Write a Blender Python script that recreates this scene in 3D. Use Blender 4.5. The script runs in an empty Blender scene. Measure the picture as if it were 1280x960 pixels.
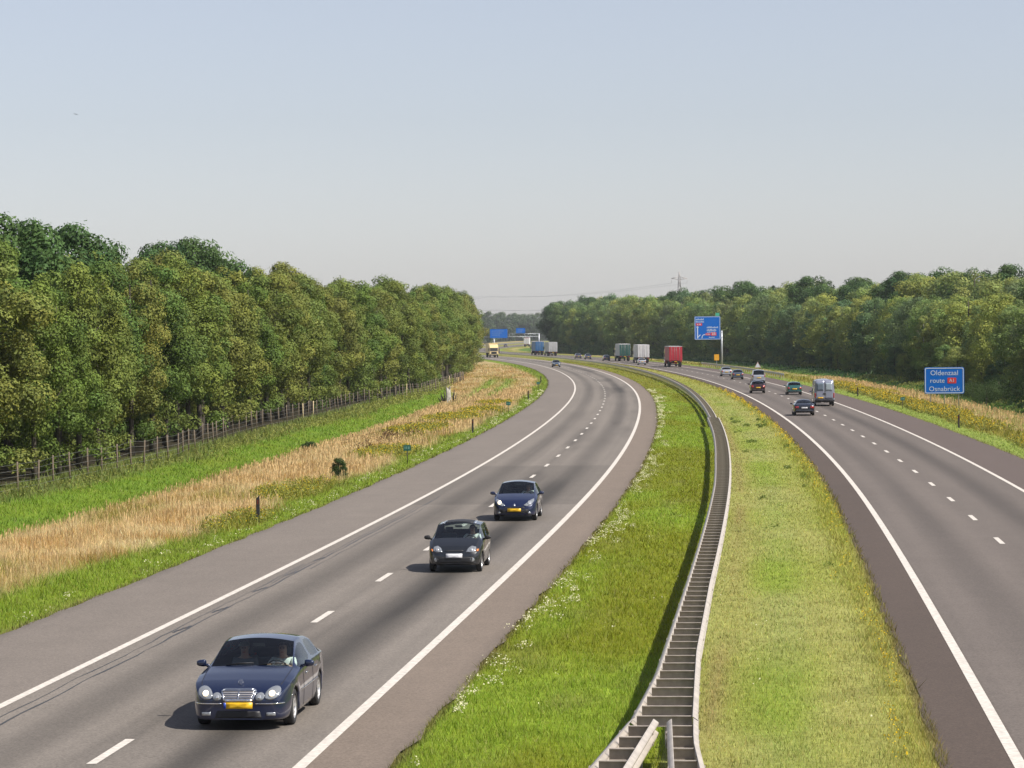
import bpy, bmesh, math, random
import numpy as np
from mathutils import Vector, Matrix
from mathutils.bvhtree import BVHTree

random.seed(7)
RNG = np.random.default_rng(11)
C = bpy.context.scene.collection
PI = math.pi

# ------------------------------------------------------------------ helpers
def mesh_np(name, V, F, cols=None, smooth=False, colname='Col'):
    """V (n,3), F (m,k) with constant k -> mesh"""
    V = np.asarray(V, np.float32); F = np.asarray(F, np.int32)
    me = bpy.data.meshes.new(name)
    me.vertices.add(len(V)); me.vertices.foreach_set('co', V.ravel())
    k = F.shape[1]
    me.loops.add(F.size); me.loops.foreach_set('vertex_index', F.ravel())
    me.polygons.add(len(F))
    me.polygons.foreach_set('loop_start', np.arange(0, F.size, k, dtype=np.int32))
    me.polygons.foreach_set('loop_total', np.full(len(F), k, np.int32))
    if smooth:
        me.polygons.foreach_set('use_smooth', np.ones(len(F), bool))
    me.update(calc_edges=True)
    if cols is not None:
        a = me.color_attributes.new(colname, 'FLOAT_COLOR', 'POINT')
        c = np.ones((len(V), 4), np.float32); c[:, :3] = cols
        a.data.foreach_set('color', c.ravel())
    return me

def obj(name, me, mat=None, parent=None, loc=None, rotz=None):
    if isinstance(me, bmesh.types.BMesh):
        m = bpy.data.meshes.new(name); me.normal_update(); me.to_mesh(m); me.free(); me = m
    o = bpy.data.objects.new(name, me); C.objects.link(o)
    if mat is not None and len(me.materials) == 0:
        me.materials.append(mat)
    if parent is not None: o.parent = parent
    if loc is not None: o.location = loc
    if rotz is not None: o.rotation_euler = (0, 0, rotz)
    return o

def tag(o, label, cat, group=None):
    o['label'] = label; o['category'] = cat
    if group: o['group'] = group
    return o

def thing(name, label, cat, loc=(0, 0, 0), rotz=0, group=None):
    o = bpy.data.objects.new(name, None); C.objects.link(o)
    o.empty_display_size = 0.2
    o.location = loc; o.rotation_euler = (0, 0, rotz)
    return tag(o, label, cat, group)

def kind(o, k):
    o['kind'] = k; return o

def dup(root, loc, rotz, label, group=None, scale=None):
    r = root.copy(); C.objects.link(r); r.location = loc; r.rotation_euler = (0, 0, rotz)
    r['label'] = label
    if group: r['group'] = group
    if scale is not None: r.scale = (scale,) * 3 if not hasattr(scale, '__len__') else scale
    for ch in list(root.children):
        c = ch.copy(); C.objects.link(c); c.parent = r
        for gch in ch.children:
            d = gch.copy(); C.objects.link(d); d.parent = c
    return r

def bm_box(bm, x0, x1, y0, y1, z0, z1, bevel=0):
    vs = [bm.verts.new(p) for p in [(x0,y0,z0),(x1,y0,z0),(x1,y1,z0),(x0,y1,z0),(x0,y0,z1),(x1,y0,z1),(x1,y1,z1),(x0,y1,z1)]]
    fs = [bm.faces.new([vs[i] for i in f]) for f in [(3,2,1,0),(4,5,6,7),(0,1,5,4),(1,2,6,5),(2,3,7,6),(3,0,4,7)]]
    if bevel:
        es = set(e for f in fs for e in f.edges)
        bmesh.ops.bevel(bm, geom=list(es), offset=bevel, segments=2, affect='EDGES', profile=0.6)
    return vs

def bm_tube(bm, pts, rad, n=8, caps=True):
    """swept tube through pts, radius per point"""
    pts = [Vector(p) for p in pts]
    if not hasattr(rad, '__len__'): rad = [rad]*len(pts)
    rings = []
    for i, p in enumerate(pts):
        d = (pts[min(i+1, len(pts)-1)] - pts[max(i-1, 0)]).normalized()
        a = d.cross(Vector((0, 0, 1)) if abs(d.z) < .9 else Vector((1, 0, 0))).normalized(); b = d.cross(a)
        rings.append([bm.verts.new(p + (a*math.cos(k*2*PI/n) + b*math.sin(k*2*PI/n))*rad[i]) for k in range(n)])
    for r0, r1 in zip(rings, rings[1:]):
        for k in range(n):
            bm.faces.new((r0[k], r0[(k+1) % n], r1[(k+1) % n], r1[k])).smooth = True
    if caps:
        try:
            bm.faces.new(rings[0][::-1]); bm.faces.new(rings[-1])
        except ValueError: pass

def bm_lathe(bm, prof, n=24, axis='x', smooth=True, close=False):
    """prof list of (radius, along) revolved about the local axis"""
    rings = []
    for r, a in prof:
        ring = []
        for k in range(n):
            c, s = math.cos(k*2*PI/n)*r, math.sin(k*2*PI/n)*r
            ring.append(bm.verts.new((a, c, s) if axis == 'x' else ((c, s, a) if axis == 'z' else (c, a, s))))
        rings.append(ring)
    pairs = list(zip(rings, rings[1:])) + ([(rings[-1], rings[0])] if close else [])
    for r0, r1 in pairs:
        for k in range(n):
            f = bm.faces.new((r0[k], r0[(k+1) % n], r1[(k+1) % n], r1[k])); f.smooth = smooth
    return rings

def bm_poly(bm, pts, z0, z1):
    """prism from (x,y) outline between z0 and z1 (map later)"""
    lo = [bm.verts.new((x, y, z0)) for x, y in pts]; hi = [bm.verts.new((x, y, z1)) for x, y in pts]
    n = len(pts)
    bm.faces.new(lo[::-1]); bm.faces.new(hi)
    for i in range(n):
        bm.faces.new((lo[i], lo[(i+1) % n], hi[(i+1) % n], hi[i]))
    return lo + hi

# ------------------------------------------------------------------ smooth value noise in numpy
def _hash(ix, iy, seed):
    h = (ix.astype(np.int64)*374761393 + iy.astype(np.int64)*668265263 + seed*144269) & 0x7fffffff
    h = ((h ^ (h >> 13))*1274126177) & 0x7fffffff
    return ((h ^ (h >> 16)) & 0xffff)/65535.0
def vnoise(x, y, seed=0):
    x = np.asarray(x, float); y = np.asarray(y, float)
    ix, iy = np.floor(x), np.floor(y); fx, fy = x-ix, y-iy
    fx = fx*fx*(3-2*fx); fy = fy*fy*(3-2*fy)
    a = _hash(ix, iy, seed); b = _hash(ix+1, iy, seed); c = _hash(ix, iy+1, seed); d = _hash(ix+1, iy+1, seed)
    return (a*(1-fx)+b*fx)*(1-fy) + (c*(1-fx)+d*fx)*fy
def fbm(x, y, seed=0, o=3):
    v, w, tot = 0, 1, 0
    for i in range(o):
        v = v + w*vnoise(x*2**i, y*2**i, seed+i*17); tot += w; w *= .5
    return v/tot
def sstep(a, b, x):
    u = np.clip((x-a)/(b-a), 0, 1); return u*u*(3-2*u)

# ------------------------------------------------------------------ the motorway's alignment: s along, t to the right, in metres
S_MIN = -160
_KN = np.array([-160, -60, 50, 100, 150, 200, 260, 330, 420, 520, 650, 720, 800, 900, 960, 1000, 1080, 1200, 1300, 1500, 2600.])
_K = np.array([.25, .25, -.117, -.293, -.24, -.184, -.202, -.243, -.225, -.225, -.26, -.24, -.19, -.1, .1, .3, .65, .5, .1, 0, 0])/1000
SS = np.arange(S_MIN, 2500, 1.0)
_kap = np.interp(SS, _KN, _K)
_i0 = int(-S_MIN)
TH = np.r_[0, np.cumsum((_kap[1:]+_kap[:-1])/2)]; TH = TH - TH[_i0] + 0.0872693
RX = np.r_[0, np.cumsum(np.sin((TH[1:]+TH[:-1])/2))]; RX = RX - RX[_i0] - 8.66383
RY = np.r_[0, np.cumsum(np.cos((TH[1:]+TH[:-1])/2))]; RY = RY - RY[_i0] + 30
def ST(s, t):
    x = np.interp(s, SS, RX); y = np.interp(s, SS, RY); h = np.interp(s, SS, TH)
    return x + t*np.cos(h), y - t*np.sin(h)
def pos(s, t, z=0.0):
    x, y = ST(s, t); return Vector((float(x), float(y), z))
def heading(s): return -float(np.interp(s, SS, TH))     # rotation_z so that local +Y runs along the road
def gz(s, t):
    """ground height: shallow ditches either side, a faint swale in the median"""
    s = np.asarray(s, float); t = np.asarray(t, float)
    z = -0.42*np.exp(-((t+17.6)/2.2)**2)*(1-sstep(300, 380, s))
    z = z - 0.55*np.exp(-((t-37)/2.6)**2)
    z = z - 0.10*np.exp(-((t-9.2)/2.0)**2)
    off = np.where(t < -7, -7-t, np.where(t > 25.1, t-25.1, 99))
    z = z + 0.05*(fbm(s*.25, t*.25, 5)-.5)*sstep(.5, 3, off)*(off < 90)
    return z
LANES = dict(fast_in=1.75, slow_in=-1.75, fast_out=16.83, slow_out=20.33)
# ------------------------------------------------------------------ materials
def mat(name, col=(.5, .5, .5), rough=.6, metal=0, coat=0, emit=None, spec=None, noise=0, nscale=20, bump=0):
    m = bpy.data.materials.new(name); m.use_nodes = True
    nt = m.node_tree; b = nt.nodes['Principled BSDF']
    b.inputs['Base Color'].default_value = (*col, 1); b.inputs['Roughness'].default_value = rough
    b.inputs['Metallic'].default_value = metal; b.inputs['Coat Weight'].default_value = coat
    b.inputs['Coat Roughness'].default_value = .04
    if spec is not None: b.inputs['Specular IOR Level'].default_value = spec
    if emit:
        b.inputs['Emission Color'].default_value = (*emit[:3], 1); b.inputs['Emission Strength'].default_value = emit[3]
    if noise or bump:
        tc = nt.nodes.new('ShaderNodeTexCoord'); n = nt.nodes.new('ShaderNodeTexNoise')
        n.inputs['Scale'].default_value = nscale; n.inputs['Detail'].default_value = 5
        nt.links.new(tc.outputs['Object'], n.inputs['Vector'])
        if noise:
            mp = nt.nodes.new('ShaderNodeMapRange'); mp.inputs['To Min'].default_value = 1-noise; mp.inputs['To Max'].default_value = 1+noise
            mp.inputs['From Min'].default_value = .25; mp.inputs['From Max'].default_value = .75
            nt.links.new(n.outputs['Fac'], mp.inputs['Value'])
            mx = nt.nodes.new('ShaderNodeVectorMath'); mx.operation = 'SCALE'
            mx.inputs[0].default_value = col
            nt.links.new(mp.outputs['Result'], mx.inputs['Scale']); nt.links.new(mx.outputs['Vector'], b.inputs['Base Color'])
        if bump:
            bp = nt.nodes.new('ShaderNodeBump'); bp.inputs['Strength'].default_value = bump; bp.inputs['Distance'].default_value = .02
            nt.links.new(n.outputs['Fac'], bp.inputs['Height']); nt.links.new(bp.outputs['Normal'], b.inputs['Normal'])
    return m

def mat_attr(name, rough=.8, trans=0, speck=0, sscale=4, bump=0, spec=.3, coarse=0, cscale=.3):
    """colour from the point attribute Col, optional translucency and fine noise"""
    m = bpy.data.materials.new(name); m.use_nodes = True
    nt = m.node_tree; b = nt.nodes['Principled BSDF']; N = nt.nodes.new; L = nt.links.new
    b.inputs['Roughness'].default_value = rough; b.inputs['Specular IOR Level'].default_value = spec
    at = N('ShaderNodeAttribute'); at.attribute_name = 'Col'
    col = at.outputs['Color']
    tc = N('ShaderNodeTexCoord')
    for amt, sc in ((speck, sscale), (coarse, cscale)):
        if amt:
            n = N('ShaderNodeTexNoise'); n.inputs['Scale'].default_value = sc; n.inputs['Detail'].default_value = 6; n.inputs['Roughness'].default_value = .65
            L(tc.outputs['Object'], n.inputs['Vector'])
            mp = N('ShaderNodeMapRange'); mp.inputs['From Min'].default_value = .3; mp.inputs['From Max'].default_value = .7
            mp.inputs['To Min'].default_value = 1-amt; mp.inputs['To Max'].default_value = 1+amt
            L(n.outputs['Fac'], mp.inputs['Value'])
            v = N('ShaderNodeVectorMath'); v.operation = 'SCALE'; L(col, v.inputs[0]); L(mp.outputs['Result'], v.inputs['Scale'])
            col = v.outputs['Vector']
            if bump and amt == speck:
                bp = N('ShaderNodeBump'); bp.inputs['Strength'].default_value = bump; bp.inputs['Distance'].default_value = .01
                L(n.outputs['Fac'], bp.inputs['Height']); L(bp.outputs['Normal'], b.inputs['Normal'])
    L(col, b.inputs['Base Color'])
    if trans:
        t = N('ShaderNodeBsdfTranslucent'); L(col, t.inputs['Color'])
        mx = N('ShaderNodeMixShader'); mx.inputs[0].default_value = trans
        L(b.outputs[0], mx.inputs[1]); L(t.outputs[0], mx.inputs[2])
        L(mx.outputs[0], nt.nodes['Material Output'].inputs['Surface'])
    return m

def mat_leaf(name, stops, trans=.30):
    """foliage: hue picked per tree from a ramp, value varied per leaf by Col"""
    m = bpy.data.materials.new(name); m.use_nodes = True
    nt = m.node_tree; b = nt.nodes['Principled BSDF']; N = nt.nodes.new; L = nt.links.new
    b.inputs['Roughness'].default_value = .7; b.inputs['Specular IOR Level'].default_value = .2
    oi = N('ShaderNodeObjectInfo'); r = N('ShaderNodeValToRGB')
    el = r.color_ramp.elements
    el[0].position = 0; el[0].color = (*stops[0], 1); el[1].position = 1; el[1].color = (*stops[-1], 1)
    for i, c in enumerate(stops[1:-1]):
        e = el.new((i+1)/(len(stops)-1)); e.color = (*c, 1)
    L(oi.outputs['Random'], r.inputs[0])
    at = N('ShaderNodeAttribute'); at.attribute_name = 'Col'
    v = N('ShaderNodeVectorMath'); v.operation = 'MULTIPLY'
    L(r.outputs[0], v.inputs[0]); L(at.outputs['Color'], v.inputs[1]); L(v.outputs[0], b.inputs['Base Color'])
    t = N('ShaderNodeBsdfTranslucent'); L(v.outputs[0], t.inputs['Color'])
    mx = N('ShaderNodeMixShader'); mx.inputs[0].default_value = trans
    L(b.outputs[0], mx.inputs[1]); L(t.outputs[0], mx.inputs[2])
    L(mx.outputs[0], nt.nodes['Material Output'].inputs['Surface'])
    return m

def mat_glass(name, tint=(.74, .84, .82), gl=1.0):
    m = bpy.data.materials.new(name); m.use_nodes = True
    nt = m.node_tree; N = nt.nodes.new; L = nt.links.new
    nt.nodes.remove(nt.nodes['Principled BSDF'])
    fr = N('ShaderNodeFresnel'); fr.inputs['IOR'].default_value = 1.5
    tr = N('ShaderNodeBsdfTransparent'); tr.inputs['Color'].default_value = (*tint, 1)
    g = N('ShaderNodeBsdfGlossy'); g.inputs['Roughness'].default_value = .02; g.inputs['Color'].default_value = (gl, gl, gl, 1)
    mx = N('ShaderNodeMixShader'); L(fr.outputs[0], mx.inputs[0]); L(tr.outputs[0], mx.inputs[1]); L(g.outputs[0], mx.inputs[2])
    L(mx.outputs[0], nt.nodes['Material Output'].inputs['Surface'])
    return m

M = {}
def paint(name, col, metal=.2, rough=.28, coat=1.0):
    if name not in M: M[name] = mat(name, col, rough, metal, coat)
    return M[name]
M['paint_navy'] = paint('paint_navy', (.0045, .011, .042))
M['paint_black'] = paint('paint_black', (.012, .014, .018))
M['paint_blue'] = paint('paint_blue', (.004, .010, .048))
M['paint_dark'] = paint('paint_dark', (.012, .016, .028))
M['paint_teal'] = paint('paint_teal', (.02, .09, .085))
M['paint_maroon'] = paint('paint_maroon', (.024, .007, .009))
M['paint_silver'] = paint('paint_silver', (.42, .44, .48), .5)
M['paint_van'] = paint('paint_van', (.30, .32, .40), .35)
M['paint_bluegrey'] = paint('paint_bluegrey', (.05, .07, .10))
M['paint_red'] = paint('paint_red', (.35, .03, .03), 0)
M['paint_cream'] = paint('paint_cream', (.75, .58, .28), 0)
M['black'] = mat('black_plastic', (.015, .015, .017), .55)
M['rubber'] = mat('rubber', (.02, .02, .021), .8)
M['chrome'] = mat('chrome', (.75, .75, .76), .15, 1)
M['alloy'] = mat('alloy', (.62, .61, .60), .32, .7)
M['under'] = mat('underbody', (.012, .012, .013), .9)
M['interior'] = mat('interior_fabric', (.05, .055, .06), .9, noise=.2)
M['seat_grey'] = mat('seat_fabric', (.09, .10, .11), .9, noise=.2)
M['dash'] = mat('dashboard', (.03, .032, .036), .7)
M['plate_yellow'] = mat('plate_yellow', (.72, .43, .012), .4)
M['plate_white'] = mat('plate_white', (.62, .62, .64), .4)
M['plate_blue'] = mat('plate_blue', (.02, .06, .35), .4)
M['lamp_clear'] = mat('lamp_clear', (.36, .38, .40), .12, .55, 1)
M['lamp_core'] = mat('lamp_core', (.85, .85, .82), .1, .8, 1)
M['lamp_lit'] = mat('lamp_lit', (.9, .85, .7), .2, 0, 0, emit=(1, .82, .55, 1.1))
M['lamp_red'] = mat('lamp_red', (.30, .012, .012), .2, 0, .8)
M['lamp_orange'] = mat('lamp_orange', (.55, .16, .02), .2, 0, .8)
M['glass'] = mat_glass('window_glass')
M['glass_dark'] = mat_glass('tinted_glass', (.22, .28, .30))
M['steel'] = mat('galvanised_steel', (.48, .43, .375), .5, .3, noise=.2, nscale=3)
M['spacer'] = mat('rusty_spacer_steel', (.35, .305, .26), .65, .2, noise=.3, nscale=5)
M['steel_dull'] = mat('dull_steel', (.38, .35, .335), .55, .3, noise=.22, nscale=4)
M['sign_blue'] = mat('sign_blue', (.001, .12, .50), .5, spec=.15)
M['sign_white'] = mat('sign_white', (.52, .60, .70), .45)
M['sign_red'] = mat('sign_red', (.60, .03, .03), .45)
M['sign_back'] = mat('sign_back', (.35, .36, .37), .5, .4)
M['sign_yellow'] = mat('sign_yellow', (.75, .36, .02), .5)
M['sign_green'] = mat('sign_green', (.005, .10, .075), .5)
M['pole'] = mat('galvanised_pole', (.40, .42, .44), .45, .4)
M['wood'] = mat('weathered_wood', (.13, .10, .07), .85, noise=.3, nscale=6)
M['wood_pale'] = mat('new_pale_wood', (.50, .40, .24), .85, noise=.2, nscale=6)
M['line'] = mat('aluminium_line', (.22, .22, .23), .5)
M['wire'] = mat('wire', (.25, .25, .24), .5, .6)
M['bark'] = mat('bark', (.055, .045, .034), .95, noise=.35, nscale=5, bump=.4)
M['bark_pale'] = mat('pale_bark', (.38, .36, .32), .9, noise=.35, nscale=5, bump=.3)
M['tarp_red'] = mat('tarpaulin_red', (.42, .02, .035), .5, noise=.08, nscale=1.5)
M['tarp_grey'] = mat('tarpaulin_grey', (.40, .41, .42), .5, noise=.12, nscale=1.5)
M['tarp_white'] = mat('tarpaulin_white', (.58, .57, .58), .5, noise=.10, nscale=1.5)
M['tarp_green'] = mat('door_green', (.012, .075, .06), .5, noise=.12, nscale=1.5)
M['tarp_blue'] = mat('tarpaulin_blue', (.008, .10, .26), .5, noise=.1, nscale=1.5)
M['tarp_cream'] = mat('panel_cream', (.70, .54, .25), .5, noise=.06, nscale=1.5)
M['skin'] = mat('skin', (.50, .30, .22), .5)
M['hair'] = mat('hair_brown', (.06, .04, .025), .6)
M['hair_light'] = mat('hair_fair', (.45, .38, .28), .6)
M['shirt_white'] = mat('shirt_white', (.75, .75, .74), .8)
M['shirt_grey'] = mat('shirt_grey', (.16, .17, .19), .8)
M['reflector'] = mat('reflector_red', (.13, .025, .02), .2)
M['grass'] = mat_attr('grass_blades', .6, .35, spec=.25)
M['flower'] = mat_attr('flower_petals', .7, .2, spec=.2)
M['ground'] = mat_attr('soil_and_turf', .95, 0, speck=.32, sscale=5, coarse=.15, cscale=.7, spec=.1)
M['asphalt'] = mat_attr('asphalt', .82, 0, speck=.42, sscale=24, bump=.4, coarse=.05, cscale=.6, spec=.35)
M['paint_line'] = mat('road_marking_paint', (.53, .49, .44), .65, noise=.26, nscale=9)
M['tar'] = mat('tar_seal', (.035, .034, .034), .5)
# foliage ramps (albedo)
M['leaf_oak'] = mat_leaf('oak_leaves', [(.095, .152, .026), (.142, .175, .030), (.172, .182, .040), (.108, .165, .030), (.182, .202, .040), (.084, .135, .026)], .2)
M['leaf_tall'] = mat_leaf('tall_oak_leaves', [(.055, .11, .034), (.08, .14, .038)])
M['leaf_mixed'] = mat_leaf('mixed_leaves', [(.14, .235, .07), (.26, .33, .085), (.16, .245, .10), (.33, .37, .085), (.21, .255, .11), (.11, .20, .085)], .42)
M['leaf_far'] = mat_leaf('far_leaves', [(.07, .115, .04), (.10, .14, .05), (.065, .105, .045)])
M['leaf_shrub'] = mat_leaf('shrub_leaves', [(.045, .08, .02), (.065, .10, .026)])
M['conifer'] = mat_leaf('conifer_needles', [(.025, .045, .02), (.035, .055, .022)])
# ------------------------------------------------------------------ camera, sky, sun, air
scene = bpy.context.scene
F_PX, CAM_H = 3770.98, 7.0368
cd = bpy.data.cameras.new('camera'); cam = bpy.data.objects.new('camera', cd); C.objects.link(cam)
cd.sensor_width = 36; cd.lens = 36*F_PX/1280; cd.clip_start = .5; cd.clip_end = 20000
_p = math.atan(65.03/F_PX); _r = math.atan(.010083)
fw = Vector((0, math.cos(_p), -math.sin(_p))); up0 = Vector((0, math.sin(_p), math.cos(_p))); rt0 = Vector((1, 0, 0))
rt = rt0*math.cos(_r) - up0*math.sin(_r); up = rt0*math.sin(_r) + up0*math.cos(_r)
cam.matrix_world = Matrix(((rt.x, up.x, -fw.x, 0), (rt.y, up.y, -fw.y, 0), (rt.z, up.z, -fw.z, CAM_H), (0, 0, 0, 1)))
scene.camera = cam

SUN_EL, SUN_AZ = math.radians(50), math.radians(115)      # azimuth clockwise from +Y
w = bpy.data.worlds.new('World'); scene.world = w; w.use_nodes = True
nt = w.node_tree; bg = nt.nodes['Background']
sky = nt.nodes.new('ShaderNodeTexSky'); sky.sky_type = 'NISHITA'; sky.sun_disc = False
sky.sun_elevation = SUN_EL; sky.sun_rotation = SUN_AZ
sky.air_density = 1.0; sky.dust_density = .55; sky.ozone_density = 1.2; sky.altitude = 20
hs = nt.nodes.new('ShaderNodeHueSaturation'); hs.inputs['Saturation'].default_value = .52
vm = nt.nodes.new('ShaderNodeVectorMath'); vm.operation = 'MULTIPLY'; vm.inputs[1].default_value = (1.005, 1.0, 1.10)     # a milky summer haze: less saturated than a clear sky
nt.links.new(sky.outputs[0], hs.inputs['Color']); nt.links.new(hs.outputs[0], vm.inputs[0]); nt.links.new(vm.outputs[0], bg.inputs[0])
bg.inputs[1].default_value = .077
sd = bpy.data.lights.new('sun', 'SUN'); sd.energy = 5.0; sd.angle = math.radians(.5); sd.color = (1, .94, .85)
so = bpy.data.objects.new('sun', sd); C.objects.link(so)
sdir = Vector((math.sin(SUN_AZ)*math.cos(SUN_EL), math.cos(SUN_AZ)*math.cos(SUN_EL), math.sin(SUN_EL)))
so.rotation_euler = sdir.to_track_quat('Z', 'Y').to_euler(); so.location = sdir*200
scene.view_settings.view_transform = 'Standard'; scene.view_settings.look = 'None'
scene.view_settings.exposure = 0.54; scene.view_settings.gamma = 1; scene.view_settings.use_curve_mapping = False
scene.cycles.max_bounces = 8; scene.cycles.transparent_max_bounces = 16; scene.cycles.volume_bounces = 0
scene.cycles.caustics_reflective = False; scene.cycles.caustics_refractive = False

HAZE = True
if HAZE:
    bm = bmesh.new(); bm_box(bm, -1500, 1500, -400, 3450, -2.2, 56)
    hz = obj('haze', bm); kind(hz, 'stuff')
    m = bpy.data.materials.new('haze_air'); m.use_nodes = True
    n = m.node_tree; n.nodes.remove(n.nodes['Principled BSDF'])
    pv = n.nodes.new('ShaderNodeVolumePrincipled'); pv.inputs['Color'].default_value = (.86, .90, .95, 1); pv.inputs['Density'].default_value = .00008
    pv.inputs['Anisotropy'].default_value = .2
    n.links.new(pv.outputs[0], n.nodes['Material Output'].inputs['Volume'])
    hz.data.materials.append(m)

# ------------------------------------------------------------------ zones of the verges (albedo, sward height)
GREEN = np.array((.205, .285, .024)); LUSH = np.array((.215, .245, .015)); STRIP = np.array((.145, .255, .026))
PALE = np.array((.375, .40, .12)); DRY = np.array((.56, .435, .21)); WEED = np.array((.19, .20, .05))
BROWN = np.array((.34, .25, .12)); FOREST = np.array((.05, .042, .025)); OLIVE = np.array((.27, .245, .04)); DITCH = np.array((.075, .16, .035))  # DITCH: ditch green with the right wood's shade put into the colour
YELLOW = np.array((.62, .45, .02))
GOLD_LEFT = [(104, 2.8, 9, 1.6), (82, 1.7, 6, 1.0), (146, 3.4, 9, 2.0), (186, 5.0, 12, 2.4), (214, 4.5, 14, 2.6), (236, 3.4, 12, 2.0), (262, 3.5, 10, 2.0)]
GOLD_RIGHT = [(190, 3.2, 16, 1.6), (225, 3.5, 22, 1.9), (262, 3.3, 22, 1.8), (300, 4.0, 22, 2.2), (345, 4.2, 24, 2.2), (150, 2.8, 10, 1.4)]
def gold(s, u, lst):
    g = np.zeros_like(s)
    for a, b, rs, ru in lst:
        g = np.maximum(g, 1-((s-a)/rs)**2-((u-b)/ru)**2)
    return np.clip(g, 0, 1)

def mixc(a, b, k): return a*(1-k[:, None]) + b*k[:, None]
def zone(s, t):
    """albedo, sward height and a tall-dry weight at (s,t)"""
    s = np.asarray(s, float); t = np.asarray(t, float); n = len(s)
    col = np.tile(STRIP, (n, 1)); h = np.full(n, .12); dry = np.zeros(n)
    n1 = fbm(s*.07, t*.35, 1); n2 = fbm(s*.35, t*.7, 2); n3 = fbm(s*.9, t*1.1, 3, 2)
    # left verge
    u = -7-t
    L_ = u > -1
    ud0 = np.interp(s, [40, 62, 80, 110, 420, 520], [2.9, 2.8, 1.9, 1.7, 1.6, 3]) + (n1-.5)*1.8
    ud1 = np.interp(s, [0, 300, 360, 420], [9.3, 9.3, 13, 16]) + (n1-.5)*2.4
    cl = mixc(np.tile(GREEN, (n, 1)), WEED, sstep(.55, .8, n2)*.5)
    hl = np.full(n, .11) + .10*sstep(.8, 2.2, u)
    k = sstep(-.5, .6, u-ud0); tan = mixc(np.tile(DRY*np.array((1.06, 1.12, 1.30)), (n, 1)), DRY*np.array((.78, .64, .46)), sstep(.25, .75, n2))
    tan = mixc(tan, OLIVE, sstep(.54, .74, n1)*.75); tan = mixc(tan, DRY*np.array((.55, .42, .30)), sstep(.68, .85, fbm(s*.22, t*.5, 9))*.6)
    cl = mixc(cl, tan, k); hl = hl*(1-k)+(.16+.30*n3)*k; dl = k*(1-.55*sstep(.54, .74, n1))
    g = gold(s, u, GOLD_LEFT); kg = sstep(.0, .4, g)
    cl = mixc(cl, OLIVE*np.array((.85, .95, .7)), kg*.95); hl = hl*(1-kg)+.42*kg; dl = dl*(1-kg)
    # two wheel-worn green tracks in the far field
    tr = (np.exp(-((u-5.6)/.7)**2)+np.exp(-((u-8.0)/.8)**2))*sstep(285, 300, s)*(1-sstep(400, 430, s))
    cl = mixc(cl, STRIP*1.4, np.clip(tr, 0, 1)*.8); dl = dl*(1-np.clip(tr, 0, 1))
    k = sstep(-.5, .5, u-ud1); cs = mixc(np.tile(STRIP, (n, 1)), GREEN, n2)
    cs = mixc(cs, OLIVE, sstep(.6, .8, n1)*.4)
    cl = mixc(cl, cs, k); hl = hl*(1-k)+.16*k; dl = dl*(1-k)
    k = sstep(13.3, 14.8, u+(n1-.5)*2)*(1-sstep(420, 520, s)*.3); cl = mixc(cl, WEED*np.array((.8, .95, .9)), k); hl = hl*(1-k)+.5*k
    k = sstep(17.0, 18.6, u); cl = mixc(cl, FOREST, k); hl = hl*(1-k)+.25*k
    # median, left of the barrier
    cm = mixc(np.tile(LUSH, (n, 1)), GREEN*1.15, sstep(.4, .75, n1)); cm = mixc(cm, WEED*1.2, sstep(.62, .85, n2)*.45)
    hm = np.full(n, .10)
    # median, right of the barrier: paler, cut shorter
    stripe = .5+.5*np.sin((t-9.6)*2.6+.6*n1)
    cr = mixc(np.tile(PALE, (n, 1)), GREEN*1.25, sstep(.40, .70, n1)*.75)
    cr = mixc(cr, PALE*np.array((1.12, .98, .95)), stripe*.5)
    cr = mixc(cr, BROWN, np.exp(-((t-9.95)/.28)**2)*.6*sstep(.3, .65, n1)); cr = mixc(cr, WEED*1.3, sstep(.62, .85, n2)*.4)
    ke = sstep(12.7, 13.5, t+(n1-.5)*.8); cr = mixc(cr, OLIVE*1.25, ke*.6); hr = .07+.16*ke*n3
    far_m = sstep(220, 420, s); cm = mixc(cm, OLIVE*1.15, far_m*.45); cr = mixc(cr, OLIVE*1.25, far_m*.4)
    # right verge
    v = t-25.1
    cv = mixc(np.tile(PALE*np.array((.85, 1, .75)), (n, 1)), GREEN, n2*.5); hv = np.full(n, .09)
    k = sstep(-.4, .5, v-1.9-(n1-.5)*1.4); cv = mixc(cv, OLIVE, k); hv = hv*(1-k)+.36*k
    k = sstep(-.6, .8, v-4.6-(n1-.5)*3.0); cv = mixc(cv, mixc(np.tile(DRY*np.array((1.02, 1.06, 1.1)), (n, 1)), OLIVE*np.array((.9, 1.05, 1)), np.clip(sstep(.3, .7, n2)+sstep(.5, .65, n1), 0, .9)), k); hv = hv*(1-k)+.20*k; dv = k.copy()
    k = sstep(-.6, .8, v-8.6-(n1-.5)*2.4); cv = mixc(cv, mixc(np.tile(DITCH, (n, 1)), GREEN, n2*.5), k); hv = hv*(1-k)+.22*k; dv = dv*(1-k)
    k = sstep(13, 15, v+(n1-.5)*2); cv = mixc(cv, DITCH*np.array((.8, .9, .9)), k); hv = hv*(1-k)+.45*k
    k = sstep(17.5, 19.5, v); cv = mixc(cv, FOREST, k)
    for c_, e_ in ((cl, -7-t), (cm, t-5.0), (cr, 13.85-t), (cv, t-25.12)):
        kk = (1-sstep(.02, .20, e_))*(e_ > -.5)*.7; c_[:] = mixc(c_, BROWN*.45, kk)  # dark soil along the asphalt, with the edge's shadow put into the colour
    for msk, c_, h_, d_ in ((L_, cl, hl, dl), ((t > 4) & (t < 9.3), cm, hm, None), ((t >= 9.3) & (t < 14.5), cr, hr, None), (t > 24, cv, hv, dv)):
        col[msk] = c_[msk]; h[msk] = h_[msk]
        if d_ is not None: dry[msk] = d_[msk]
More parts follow.
